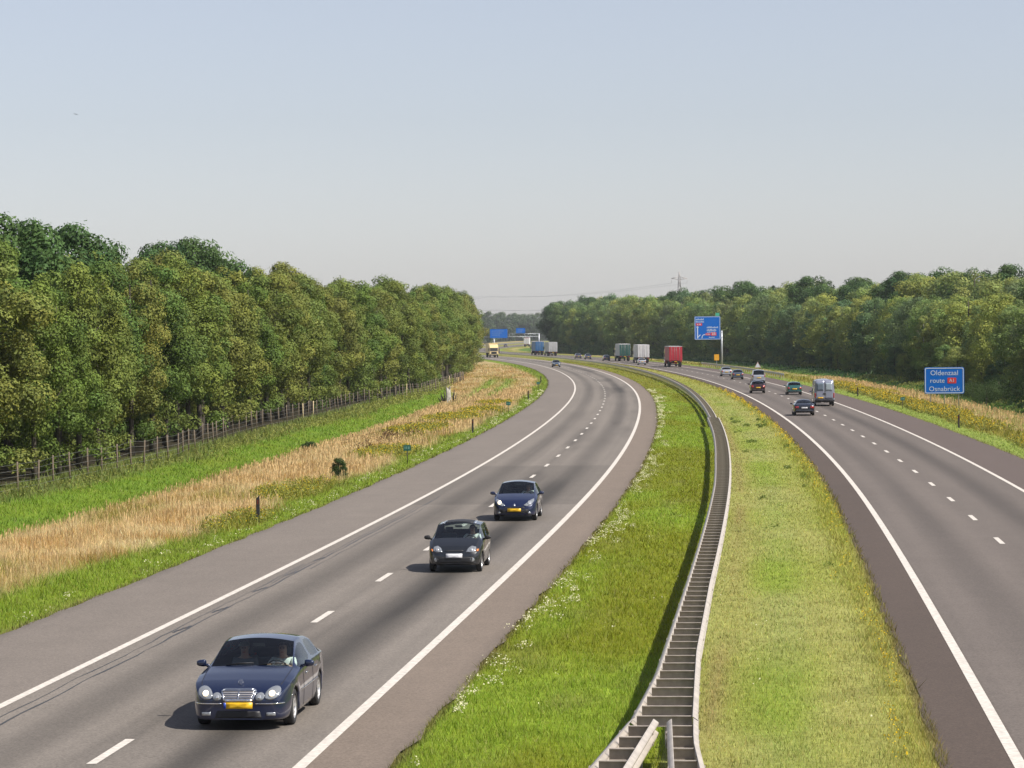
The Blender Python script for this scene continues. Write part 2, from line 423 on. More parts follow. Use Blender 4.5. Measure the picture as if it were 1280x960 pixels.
    return col, h, dry

# ------------------------------------------------------------------ ground sheet (follows the road) and land to the horizon
def frange(a, b, d): return list(np.arange(a, b-1e-6, d))
def strip_mesh(name, ss, tt, zf, cf, uv=False):
    ss = np.array(ss); tt = np.array(tt); n, m = len(ss), len(tt)
    Sg, Tg = np.meshgrid(ss, tt, indexing='ij'); s = Sg.ravel(); t = Tg.ravel()
    x, y = ST(s, t); V = np.c_[x, y, zf(s, t)]
    i = np.arange((n-1)*m).reshape(n-1, m)[:, :-1].ravel()
    Fc = np.c_[i, i+1, i+m+1, i+m]
    return mesh_np(name, V, Fc, cf(s, t), smooth=True)
ss = frange(-150, 20, 4)+frange(20, 130, .7)+frange(130, 360, 1.4)+frange(360, 700, 4)+frange(700, 2300, 12)+[2300]
tt = frange(-140, -30, 10)+frange(-30, -6.6, .35)+frange(-6.6, 4.6, 2.2)+frange(4.6, 14.3, .3)+frange(14.3, 24.7, 2.2)+frange(24.7, 46, .45)+frange(46, 190, 12)+[190]
def ground_z(s, t):
    z = gz(s, t); road = ((t > -6.9) & (t < 4.9)) | ((t > 13.95) & (t < 25.0))
    return np.where(road, -.05, z)
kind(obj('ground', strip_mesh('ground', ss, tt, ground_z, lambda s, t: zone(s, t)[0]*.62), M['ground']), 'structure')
bm = bmesh.new()
for a, b, c, d in ((-9000, 9000, -3000, 15000),):
    bm.faces.new([bm.verts.new(p) for p in ((a, c, -1.2), (b, c, -1.2), (b, d, -1.2), (a, d, -1.2))])
kind(obj('terrain', bm, mat('far_land', (.06, .085, .03), .95, noise=.3, nscale=.01)), 'structure')

# ------------------------------------------------------------------ carriageways
def road_left(s, t):
    n = len(s); n1 = fbm(s*.05, t*.9, 21); n2 = fbm(s*.012, t*.6, 22); n3 = fbm(s*.22, t*2.2, 23)
    c = np.tile(np.array((.152, .133, .115)), (n, 1))
    lane = (t > -3.5) & (t < 3.5)
    k = np.ones(n)
    for lc in (-1.75, 1.75):
        k -= .42*np.exp(-((t-lc)/.62)**2)*(.40+1.0*n2)            # oil-darkened middle of the lane
        for wp in (-.85, .85): k += .08*np.exp(-((t-lc-wp)/.3)**2)
    k *= .88+.24*n1; k *= .90+.20*fbm(s*.02, t*5.0, 25)
    k -= .24*sstep(.48, .68, fbm(s*.03, t*.55, 26))*(t > -.4); k -= .20*np.exp(-((s-70)/16)**2)*np.exp(-((t-1.6)/1.3)**2)*n3; k -= .12*np.exp(-(t/.05)**2)
    k -= .16*sstep(.55, .75, n2)*sstep(.4, .7, n1)
    newer = sstep(93.0, 93.2, s)*(1-sstep(128, 128.3, s))
    k = np.where(lane, k*(1.03-.20*newer), 1.08+.14*(n1-.5)+.10*(fbm(s*.3, t*.9, 27)-.5))
    c *= k[:, None]
    c[t > 3.5] *= np.array((.98, .89, .82))
    c[t < -3.5] *= np.array((.94, .92, .92))
    edge = sstep(4.55, 5.0, t) + sstep(-6.6, -7.0, t)
    return c*(1-.35*edge*n3)[:, None]
def road_right(s, t):
    q = t-18.58; n = len(s); n1 = fbm(s*.05, t*.9, 31); n2 = fbm(s*.012, t*.6, 32)
    c = np.tile(np.array((.113, .095, .083)), (n, 1)); k = np.ones(n)
    for lc, a in ((-1.75, .14), (1.75, .34)):
        k -= 1.15*a*np.exp(-((q-lc)/.62)**2)*(.5+1.0*n2)
        for wp in (-.9, .9): k += .10*np.exp(-((q-lc-wp)/.34)**2)
    k *= .90+.2*n1; k *= .92+.16*fbm(s*.02, t*5.0, 35); k -= .10*np.exp(-(q/.05)**2)
    k = np.where(np.abs(q) < 3.5, k, .97+.12*(n1-.5)); c *= k[:, None]
    c[q < -3.5] *= np.array((.65, .57, .52)); c[q > 3.5] *= np.array((.88, .80, .80))
    return c
rs = frange(-150, 0, 4)+frange(0, 93, 1.5)+[93, 93.2]+frange(94.5, 320, 1.5)+frange(320, 800, 5)+frange(800, 2300, 12)+[2300]
def edge_t(tt, s0): return tt
def road(name, t0, t1, cf):
    tt = np.linspace(t0, t1, int((t1-t0)/.2)+1)
    ss = np.array(rs); Sg, Tg = np.meshgrid(ss, tt, indexing='ij')
    # the asphalt's edges crumble a few centimetres
    wob = (vnoise(Sg*.8, Tg*0+3, 41)-.5)*.22
    Tg[:, 0] += wob[:, 0]; Tg[:, -1] += wob[:, -1]
    s, t = Sg.ravel(), Tg.ravel(); x, y = ST(s, t); m = len(tt)
    i = np.arange((len(ss)-1)*m).reshape(-1, m)[:, :-1].ravel()
    me = mesh_np(name, np.c_[x, y, np.full(len(x), .02)], np.c_[i, i+1, i+m+1, i+m], cf(s, t), smooth=True)
    return kind(obj(name, me, M['asphalt']), 'structure')
road('carriageway', -7.0, 5.0, road_left)
road('carriageway', 13.85, 25.15, road_right)

def ribbon(V, Fs, s0, s1, ta, tb, z, ds=3.0):
    n = max(2, int((s1-s0)/ds)+1); s = np.linspace(s0, s1, n)
    xa, ya = ST(s, np.full(n, ta)); xb, yb = ST(s, np.full(n, tb)); b = len(V)
    for i in range(n):
        V.append((xa[i], ya[i], z)); V.append((xb[i], yb[i], z))
    for i in range(n-1):
        Fs.append((b+2*i, b+2*i+1, b+2*i+3, b+2*i+2))
V, Fs = [], []
for t, w_ in ((-3.5, .19), (3.5, .21), (18.58-3.5, .21), (18.58+3.5, .19)):
    ribbon(V, Fs, -150, 2300, t-w_/2, t+w_/2, .026)
for k in range(-16, 110):
    s0 = 44.9+11.98*k; ribbon(V, Fs, s0-1.5, s0+1.5, -.085, .085, .026, 1.5)
    s0 = 70.8+12.08*k; ribbon(V, Fs, s0-1.5, s0+1.5, 18.58-.085, 18.58+.085, .026, 1.5)
kind(obj('lane_markings', mesh_np('lane_markings', V, Fs), M['paint_line']), 'structure')
# bitumen seams beside the left edge line and the joint across the left carriageway
V, Fs = [], []
for t0, a, b, wd in ((-3.10, -20, 62, .030), (-2.84, -30, 100, .045), (-2.62, 60, 92, .03), (-2.98, 55, 92, .025)):
    n = int((b-a)/.6); s = np.linspace(a, b, n); t = t0 + (fbm(s*.35, s*0, 51)-.5)*.16
    ww = wd*(.35+1.1*vnoise(s*.7, s*0, 52))
    for i in range(n):
        for q in (-1, 1):
            x, y = ST(s[i], t[i]+q*ww[i]/2); V.append((float(x), float(y), .0235))
        if i: bq = len(V)-4; Fs.append((bq, bq+1, bq+3, bq+2))
for s0 in (46, 52, 57.5, 63, 41):
    for j in range(3):
        ribbon(V, Fs, s0+j*.5, s0+j*.5+.7, -3.02+.05*j, -2.95+.05*j, .024, .7)
kind(obj('tar_seams', mesh_np('tar_seams', V, Fs), M['tar']), 'structure')
# ------------------------------------------------------------------ swards: blades of grass as one object per kind of cover
def sward(name, regions, seed, k=2.2, wmul=1.0, hmul=1.0, dry_only=None, max_d=760, colmul=1.0):
    rng = np.random.default_rng(seed); Vs, Cs = [], []
    for (s0, s1, t0, t1, ds) in regions:
        for a in np.arange(s0, s1, ds):
            b = min(a+ds, s1); D = max(28., 30+(a+b)/2)
            if D > max_d: continue
            w_ = max(.011, .00030*D)*wmul
            hm = .12
            n = int(14*k/(D*w_*hm)*(b-a)*(t1-t0))
            if n < 1: continue
            s = rng.uniform(a, b, n); t = rng.uniform(t0, t1, n)
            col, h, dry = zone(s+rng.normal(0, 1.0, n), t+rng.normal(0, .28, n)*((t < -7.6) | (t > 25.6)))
            col = col*(.74+.52*fbm(s*1.3, t*2.2, 72, 2))[:, None]
            keep = rng.random(n) < np.clip(.14/h, .12, 1)          # taller cover needs fewer blades
            if dry_only is not None:
                keep &= (rng.random(n) < dry) if dry_only else (rng.random(n) > dry*.75)
            s, t, col, h, dry = s[keep], t[keep], col[keep], h[keep], dry[keep]
            n = len(s)
            if not n: continue
            h = h*hmul*rng.uniform(.5, 1.25, n)*(.55+.95*fbm(s*1.1, t*1.3, 71, 2))
            x, y = ST(s, t); z = gz(s, t)
            h *= 1-.25*dry; yaw = rng.uniform(0, 2*PI, n); ww = w_*rng.uniform(.6, 1.3, n)*(1+.5*(h > .3))
            lx = rng.normal(0, .45, n)*h; ly = rng.normal(0, .45, n)*h
            dx, dy = np.cos(yaw)*ww/2, np.sin(yaw)*ww/2
            p0 = np.c_[x-dx, y-dy, z-.01]; p1 = np.c_[x+dx, y+dy, z-.01]; p2 = np.c_[x+lx, y+ly, z+h]
            Vs.append(np.stack([p0, p1, p2], 1).reshape(-1, 3))
            br = rng.uniform(.70, 1.30, n)[:, None]*colmul
            hue = 1+rng.normal(0, .07, (n, 3))
            c = col*br*hue
            straw = (rng.random(n) < .06)[:, None]; c = np.where(straw, c*.5+np.array((.40, .33, .14))*.5, c)
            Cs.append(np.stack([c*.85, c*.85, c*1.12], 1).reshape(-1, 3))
    V = np.concatenate(Vs); Cc = np.clip(np.concatenate(Cs), 0, .85)
    me = mesh_np(name, V, np.arange(len(V)).reshape(-1, 3), Cc)
    return kind(obj(name, me, M['grass']), 'stuff')
sward('median_grass', [(-25, 60, 4.95, 13.95, 3), (60, 360, 4.95, 13.95, 6), (360, 720, 4.95, 13.95, 20)], 101, k=2.4)
sward('verge_grass', [(20, 80, -23.5, -6.95, 4), (80, 330, -23.5, -6.95, 8), (330, 620, -20, -6.95, 16)], 102, k=2.2, dry_only=False)
sward('dry_grass', [(20, 110, -23.5, -7.6, 4), (110, 330, -23.5, -7.6, 8), (330, 620, -20, -7.6, 16)], 103, k=5.0, wmul=.5, dry_only=True, colmul=1.12)
sward('roadside_grass', [(0, 90, 25.05, 44, 4), (90, 380, 25.05, 44, 8), (380, 700, 25.05, 44, 20)], 104, k=2.0)

# tall dry stalks with loose seed heads
def stalks(name, n, s0, s1, t0, t1, hgt, colr, seed, head=(.03, .12)):
    rng = np.random.default_rng(seed)
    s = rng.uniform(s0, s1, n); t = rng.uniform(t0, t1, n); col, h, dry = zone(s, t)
    keep = rng.random(n) < dry; s, t = s[keep], t[keep]; n = len(s)
    D = 30+s; x, y = ST(s, t); z = gz(s, t); H = rng.uniform(.65, 1.25, n)*hgt
    yaw = rng.uniform(0, 2*PI, n); lx, ly = rng.normal(0, .1, n)*H, rng.normal(0, .1, n)*H
    w1 = np.maximum(.006, .00014*D); w2 = np.maximum(head[0], .0003*D)*rng.uniform(.6, 1.2, n)
    c, sn = np.cos(yaw), np.sin(yaw)
    def q(za, zb, wa, wb, fa, fb):
        return np.stack([np.c_[x+lx*fa-c*wa, y+ly*fa-sn*wa, z+za], np.c_[x+lx*fa+c*wa, y+ly*fa+sn*wa, z+za],
                         np.c_[x+lx*fb+c*wb, y+ly*fb+sn*wb, z+zb], np.c_[x+lx*fb-c*wb, y+ly*fb-sn*wb, z+zb]], 1)
    A = q(H*0, H*.8, w1*.5, w1*.5, 0, .8); B = q(H*.74, H*.9, w1*.3, w2*.5, .74, .9); B2 = q(H*.9, H*1.06, w2*.5, w1*.2, .9, 1.06)
    V = np.concatenate([A, B, B2]).reshape(-1, 3)
    br = np.tile(rng.uniform(.75, 1.2, n)[:, None], (3, 1)); cc = np.tile(np.array(colr), (3*n, 1))*br
    cc[n:] *= np.array((1.08, .98, .92))
    return kind(obj(name, mesh_np(name, V, np.arange(len(V)).reshape(-1, 4), np.repeat(cc, 4, 0)), M['grass']), 'stuff')
stalks('seeding_grass_stalks', 26000, 30, 330, -17.5, -8, .40, (.60, .47, .25), 111)
stalks('roadside_grass_stalks', 9000, 20, 400, 28, 35.5, .42, (.60, .44, .23), 112)

# flower heads: white clover and daisies by the kerb, golden weeds in the verge
def heads(name, clumps, colr, seed, zr, size, kf=.00024):
    rng = np.random.default_rng(seed); Vs, Cs = [], []
    for (s, t, rs_, rt_, n) in clumps:
        a = rng.uniform(0, 2*PI, n); r = np.sqrt(rng.random(n))
        ss_ = s+np.cos(a)*r*rs_; tt_ = t+np.sin(a)*r*rt_
        x, y = ST(ss_, tt_); z = gz(ss_, tt_)+rng.uniform(zr[0], zr[1], n)*(1-.4*r)
        D = 30+s; q = np.maximum(size, kf*D)*rng.uniform(.6, 1.25, n)/2
        ax = rng.normal(0, .35, (n, 3)); ax[:, 2] = 1; ax /= np.linalg.norm(ax, axis=1)[:, None]
        u_ = np.cross(ax, np.array((0, 1, .1))); u_ /= np.linalg.norm(u_, axis=1)[:, None]; v_ = np.cross(ax, u_)
        P = np.c_[x, y, z]
        for k in range(2):       # a low two-tier dome of petals
            zz = np.array((0, 0, 1.))*q[:, None]*(.5*k); sc = q[:, None]*(1-.4*k)
            ring = [P+zz+(u_*math.cos(j*PI/3)+v_*math.sin(j*PI/3))*sc for j in range(6)]
            Vs.append(np.stack(ring, 1).reshape(-1, 3))
            cc = np.array(colr)*rng.uniform(.75, 1.1, n)[:, None]; Cs.append(np.repeat(cc, 6, 0))
    V = np.concatenate(Vs); Cc = np.clip(np.concatenate(Cs), 0, .85)
    return kind(obj(name, mesh_np(name, V, np.arange(len(V)).reshape(-1, 6), Cc), M['flower']), 'stuff')
rng = np.random.default_rng(5)
cl = []
for s in np.arange(16, 330, .75):
    d = fbm(np.array([s*.13]), np.array([0.]), 61)[0]
    if rng.random() < (.2 if d < .47 else .9)*(1 if s < 140 else .38):
        cl.append((s+rng.normal(0, .4), 5.15+abs(rng.normal(0, .42)), rng.uniform(.25, .7), rng.uniform(.10, .36), int(rng.integers(10, 58))))
for s in np.arange(30, 330, 1.3):
    if rng.random() < .6:
        cl.append((s+rng.normal(0, .5), -7.15-abs(rng.normal(0, .45)), rng.uniform(.2, .7), rng.uniform(.08, .3), int(rng.integers(4, 26))))
for k in range(90):
    cl.append((rng.uniform(20, 160), rng.uniform(5.3, 13.7), .5, .3, int(rng.integers(1, 5))))
heads('white_clover_flowers', cl, (.72, .70, .46), 6, (.10, .26), .038)
cl = []
for lst, sg, b0 in ((GOLD_LEFT, -1, -7), (GOLD_RIGHT, 1, 25.1)):
    for a, b, rs_, ru in lst:
        for k in range(int(rs_*ru*5)):
            q = rng.uniform(0, 2*PI); r = math.sqrt(rng.random())*.95
            cl.append((a+math.cos(q)*r*rs_, b0+sg*(b+math.sin(q)*r*ru), rng.uniform(.25, .55), rng.uniform(.2, .4), int(rng.integers(6, 26))))
for s in np.arange(20, 320, 1.6):
    if rng.random() < .7: cl.append((s, 13.62-abs(rng.normal(0, .3)), rng.uniform(.2, .7), rng.uniform(.1, .25), int(rng.integers(4, 26))))
heads('golden_wildflowers', cl, (.70, .50, .015), 7, (.22, .52), .036, .0003)
# leafy stems below the golden heads, and dead brown dock
def leafy(name, clumps, colr, seed, hgt, leaf, mt='grass'):
    rng = np.random.default_rng(seed); Vs, Cs = [], []
    for (s, t, rs_, rt_, n) in clumps:
        a = rng.uniform(0, 2*PI, n); r = np.sqrt(rng.random(n)); ss_ = s+np.cos(a)*r*rs_; tt_ = t+np.sin(a)*r*rt_
        x, y = ST(ss_, tt_); z = gz(ss_, tt_)+rng.random(n)**.7*hgt*(1-.5*r)
        d = rng.normal(0, 1, (n, 3)); d /= np.linalg.norm(d, axis=1)[:, None]; e = np.cross(d, rng.normal(0, 1, (n, 3))); e /= np.linalg.norm(e, axis=1)[:, None]
        P = np.c_[x, y, z]; l = max(leaf, .0004*(30+s))*rng.uniform(.6, 1.3, n)[:, None]
        Vs.append(np.stack([P-d*l, P+e*l*.35, P+d*l, P-e*l*.35], 1).reshape(-1, 3))
        Cs.append(np.repeat(np.array(colr)*rng.uniform(.6, 1.35, n)[:, None], 4, 0))
    V = np.concatenate(Vs)
    return kind(obj(name, mesh_np(name, V, np.arange(len(V)).reshape(-1, 4), np.clip(np.concatenate(Cs), 0, .85)), M[mt]), 'stuff')
leafy('leafy_weeds', [(c[0], c[1], c[2]*1.3, c[3]*1.3, c[4]*3) for c in cl if c[1] < 5 or c[1] > 20] +
      [(s, -21.6+rng.normal(0, .7), 1.2, .7, 60) for s in np.arange(55, 420, 1.1)] +
      [(s, 40.5+rng.normal(0, 1.4), 1.6, 1.2, 50) for s in np.arange(150, 420, 1.3)], (.24, .255, .055), 8, .45, .06)
leafy('median_weeds', [(rng.uniform(60, 215), rng.uniform(10.2, 13.3), rng.uniform(.2, .5), rng.uniform(.12, .3), int(rng.integers(25, 90))) for k in range(16)]+[(201, 11.0, .9, .35, 130), (192, 11.6, .8, .3, 110), (160, 11.2, 1.0, .35, 120)], (.15, .20, .035), 10, .22, .04)
leafy('dead_dock_stalks', [(165+rng.normal(0, 9), -12.4+rng.normal(0, .8), .6, .4, 40) for k in range(20)]+[(150+rng.normal(0, 3), -11.6, .4, .3, 40) for k in range(5)], (.13, .075, .035), 9, .85, .05)
# ------------------------------------------------------------------ cars: a lofted shell smoothed by subdivision and split into body and panes
# local axes: +Y forwards, X right, Z up, origin on the road below the middle of the car
def lerp_pts(pts, y):
    ys = [p[0] for p in pts]; zs = [p[1] for p in pts]
    return float(np.interp(y, ys, zs))

def car_shell(sp):
    """returns dict of meshes by part plus a BVH of the outer skin"""
    L2 = sp['L']/2; axf, axr = sp['axles']; R = sp['arch']; wz = sp['wheel_r']
    ys = set([-L2, -L2+.06, -L2+.22, L2-.22, L2-.06, L2])
    for yc in (axf, axr):
        for k in (-1.0, -.82, -.5, 0, .5, .82, 1.0): ys.add(yc+R*k)
        ys.add(yc-R*1.16); ys.add(yc+R*1.16)
    for k in ('cowl', 'wtop', 'rtop', 'rbase'): ys.add(sp[k])
    for a, b in sp['panes']: ys.add(a); ys.add(b)
    ys.add((sp['wtop']+sp['rtop'])/2); ys.add((sp['cowl']+sp['wtop'])/2); ys.add((sp['rbase']+sp['rtop'])/2)
    key = [sp['cowl'], sp['wtop'], sp['rtop'], sp['rbase']]+[v for pr in sp['panes'] for v in pr]
    yl = sorted(ys)
    out = []
    for y in yl:                     # drop stations that crowd a key one
        if out and y-out[-1] < .035:
            if y in key: out[-1] = y
            continue
        out.append(y)
    yl = out
    secs = []
    for y in yl:
        zb = lerp_pts(sp['sill'], y)
        for yc in (axf, axr):
            d = abs(y-yc)
            if d <= R*1.001: zb = max(zb, wz+math.sqrt(max(R*R-d*d, 0))*sp.get('arch_k', 1))
        w = lerp_pts(sp['plan'], y); zt = lerp_pts(sp['top'], y); zbl = min(lerp_pts(sp['belt'], y), zt-.03)
        incab = sp['rbase'] <= y <= sp['cowl']
        if sp['rtop'] <= y <= sp['wtop']: f = 1.0
        elif y > sp['wtop']: f = max(0, (sp['cowl']-y)/(sp['cowl']-sp['wtop']))
        else: f = max(0, (y-sp['rbase'])/(sp['rtop']-sp['rbase'])) if sp['rtop'] > sp['rbase'] else 0
        wc = lerp_pts(sp['plan'], y)*sp.get('hood_w', .80); wr = sp['roof_w']
        wt = wc*(1-f)+wr*f
        drop = sp.get('drop', .09)*f+.02*(1-f)
        z5 = zt-drop
        wb = w*sp.get('belt_k', .965)
        zm = max(zb+.05, min(lerp_pts(sp['sill'], y)+(zbl-lerp_pts(sp['sill'], y))*.55, zbl-.05)); zm = max(zm, zb+.04)
        zbl = max(zbl, zm+.03)
        g0, g1 = .10, .90
        sec = [(0, zb), (w*.80, zb), (w*.965, zb+.025), (w, zm), (wb, zbl),
               (wb+(wt-wb)*g0, zbl+(z5-zbl)*g0), (wb+(wt-wb)*g1, zbl+(z5-zbl)*g1), (wt, z5), (wt*.55, z5+(zt-z5)*.72), (0, zt)]
        secs.append([(x, y, z) for x, z in sec])
    M_ = 10
    bm = bmesh.new(); rows = []
    for sec in secs:
        r = [bm.verts.new(p) for p in sec]; l = [r[i] if i in (0, M_-1) else bm.verts.new((-sec[i][0], sec[i][1], sec[i][2])) for i in range(M_)]
        rows.append((l, r))
    def add(vs, mi):
        vs2 = []
        for v in vs:
            if v not in vs2: vs2.append(v)
        if len(vs2) < 3: return
        try:
            f = bm.faces.new(vs2); f.material_index = mi; f.smooth = True
        except ValueError: pass
    npn = len(sp['panes'])
    for k in range(len(yl)-1):
        y0, y1 = yl[k], yl[k+1]; ym = (y0+y1)/2
        for i in range(M_-1):
            mi = 0
            if i == 0: mi = 1
            elif i == 1 and min(rows[k][1][1].co.z, rows[k+1][1][1].co.z) > sp['wheel_r']: mi = 1
            if i >= 7 and sp['wtop'] < ym < sp['cowl']: mi = 2
            if i >= 7 and sp['rbase'] < ym < sp['rtop'] and sp.get('rear_glass', True): mi = 3
            pane = -1
            if i == 5:
                for pi, (a, b) in enumerate(sp['panes']):
                    if a < ym < b: pane = pi
            for side in (0, 1):
                A, B = rows[k][side], rows[k+1][side]
                m_ = mi if pane < 0 else 4+pane*2+side
                q = (A[i], A[i+1], B[i+1], B[i]) if side == 0 else (A[i+1], A[i], B[i], B[i+1])
                add(q, m_)
    for k, flip in ((0, True), (len(yl)-1, False)):
        l, r = rows[k]
        for i in range(M_-1):
            q = (l[i], l[i+1], r[i+1], r[i])
            add(q if flip else q[::-1], 0)
    bmesh.ops.recalc_face_normals(bm, faces=bm.faces[:])
    cr = bm.edges.layers.float.new('crease_edge')
    ridx = {}
    for l, r in rows:
        for i in range(M_): ridx[l[i]] = i; ridx[r[i]] = i
    rowcr = {2: .5, 3: .15, 4: .42, 7: .62}
    for e in bm.edges:
        ms = set(f.material_index for f in e.link_faces)
        a_, b_ = e.verts
        if len(ms) > 1: e[cr] = .95
        elif ridx[a_] == ridx[b_] and ridx[a_] in rowcr: e[cr] = rowcr[ridx[a_]]
    me = bpy.data.meshes.new('shell'); bm.to_mesh(me); bm.free()
    for _ in range(4+2*npn): me.materials.append(M['black'])
    o = bpy.data.objects.new('shell', me); C.objects.link(o)
    md = o.modifiers.new('s', 'SUBSURF'); md.levels = md.render_levels = 2
    dg = bpy.context.evaluated_depsgraph_get(); ev = bpy.data.meshes.new_from_object(o.evaluated_get(dg))
    bpy.data.objects.remove(o); bpy.data.meshes.remove(me)
    b = bmesh.new(); b.from_mesh(ev); bvh = BVHTree.FromBMesh(b)
    parts = {}
    for mi in range(4+2*npn):
        keep = [f for f in b.faces if f.material_index == mi]
        if not keep: continue
        nb = bmesh.new(); vm = {}
        for f in keep:
            vs = []
            for v in f.verts:
                if v.index not in vm: vm[v.index] = nb.verts.new(v.co)
                vs.append(vm[v.index])
            nf = nb.faces.new(vs); nf.smooth = True
        for e in nb.edges:
            if len(e.link_faces) == 2 and e.calc_face_angle(0) > .9: e.smooth = False
        m2 = bpy.data.meshes.new('p'); nb.to_mesh(m2); nb.free(); parts[mi] = m2
    b.free()
    return parts, bvh

def patch(bvh, outline, axis, off=.006, seg=.05, sign=1, thick=.006):
    """a panel with the given outline laid on the skin; axis 'y': outline is (x,z) seen from +/-Y; 'x': (y,z) from the side; 'z': (x,y) from above"""
    bm = bmesh.new(); n = len(outline)
    vs = [bm.verts.new((p[0], p[1], 0)) for p in outline]; bm.faces.new(vs)
    bmesh.ops.triangulate(bm, faces=bm.faces[:])
    for _ in range(3):
        es = [e for e in bm.edges if e.calc_length() > seg]
        if not es: break
        bmesh.ops.subdivide_edges(bm, edges=es, cuts=1); bmesh.ops.triangulate(bm, faces=bm.faces[:])
    last = None
    for v in bm.verts:
        a, b_ = v.co.x, v.co.y
        if axis == 'y': o_, d = Vector((a, 4*sign, b_)), Vector((0, -sign, 0))
        elif axis == 'x': o_, d = Vector((4*sign, a, b_)), Vector((-sign, 0, 0))
        else: o_, d = Vector((a, b_, 4)), Vector((0, 0, -1))
        h = bvh.ray_cast(o_, d)
        if h[0] is None:
            h = bvh.find_nearest(o_ + d*(1.9 if axis == 'y' else 3.2))
            nn = -d
        else: nn = h[1] if h[1].dot(d) < 0 else -h[1]
        v.co = h[0]+nn*off*.5-d*off*.7
    if thick:
        fs = bm.faces[:]; border = [e for e in bm.edges if len(e.link_faces) == 1]; cp = {v: bm.verts.new(v.co+d*thick) for v in bm.verts[:]}
        for f in fs: bm.faces.new([cp[v] for v in f.verts][::-1])
        for e in border:
            a, b_ = e.verts; bm.faces.new((a, b_, cp[b_], cp[a]))
    for f in bm.faces: f.smooth = True
    bmesh.ops.recalc_face_normals(bm, faces=bm.faces[:])
    return bm
def rect(x0, x1, z0, z1): return [(x0, z0), (x1, z0), (x1, z1), (x0, z1)]
def oval(cx, cz, a, b, n=20, rot=0):
    return [(cx+a*math.cos(t)*math.cos(rot)-b*math.sin(t)*math.sin(rot), cz+a*math.cos(t)*math.sin(rot)+b*math.sin(t)*math.cos(rot)) for t in [i*2*PI/n for i in range(n)]]
def mirx(pts): return [(-x, z) for x, z in pts][::-1]

def add_wheels(root, sp, spokes=9, rimmat='alloy'):
    r = sp['wheel_r']; w_ = sp.get('tyre_w', .205)
    bm = bmesh.new()
    bm_lathe(bm, [(r*.66, -w_/2+.01), (r*.80, -w_/2), (r*.95, -w_/2+.012), (r, -w_/2+.04), (r, w_/2-.04), (r*.95, w_/2-.012), (r*.80, w_/2), (r*.66, w_/2-.01)], 28, close=True)
    tyre = bpy.data.meshes.new('tyre'); bmesh.ops.recalc_face_normals(bm, faces=bm.faces[:]); bm.to_mesh(tyre); bm.free(); tyre.materials.append(M['rubber'])
    bm = bmesh.new()
    bm_lathe(bm, [(r*.68, w_*.44), (r*.64, w_*.40), (r*.61, w_*.22), (r*.60, -w_*.4)], 28)
    bm_lathe(bm, [(.001, w_*.30), (r*.14, w_*.31), (r*.17, w_*.26), (r*.17, w_*.05)], 16)
    for i in range(spokes):
        a = i*2*PI/spokes; c, s = math.cos(a), math.sin(a); hw = r*.075
        q = []
        for rr, xx, k in ((r*.12, w_*.28, 1.2), (r*.40, w_*.30, .8), (r*.64, w_*.36, 1.0)):
            for sgn in (-1, 1):
                q.append(bm.verts.new((xx, c*rr-s*hw*k*sgn, s*rr+c*hw*k*sgn)))
        b2 = [bm.verts.new((v.co.x-.03, v.co.y, v.co.z)) for v in q]
        for j in (0, 2):
            bm.faces.new((q[j], q[j+1], q[j+3], q[j+2])); bm.faces.new((q[j], q[j+2], b2[j+2], b2[j])); bm.faces.new((q[j+1], b2[j+1], b2[j+3], q[j+3]))
    bm_lathe(bm, [(.001, w_*-.05), (r*.60, w_*-.05)], 20)
    bmesh.ops.recalc_face_normals(bm, faces=bm.faces[:])
    rim = bpy.data.meshes.new('rim'); bm.to_mesh(rim); bm.free(); rim.materials.append(M[rimmat])
    for yc in sp['axles']:
        for side in (-1, 1):
            wo = bpy.data.objects.new('wheel', tyre); C.objects.link(wo); wo.parent = root
            wo.location = (side*(sp['track']/2), yc, r)
            ro = bpy.data.objects.new('rim', rim); C.objects.link(ro); ro.parent = wo
            if side < 0: ro.rotation_euler = (0, 0, PI)

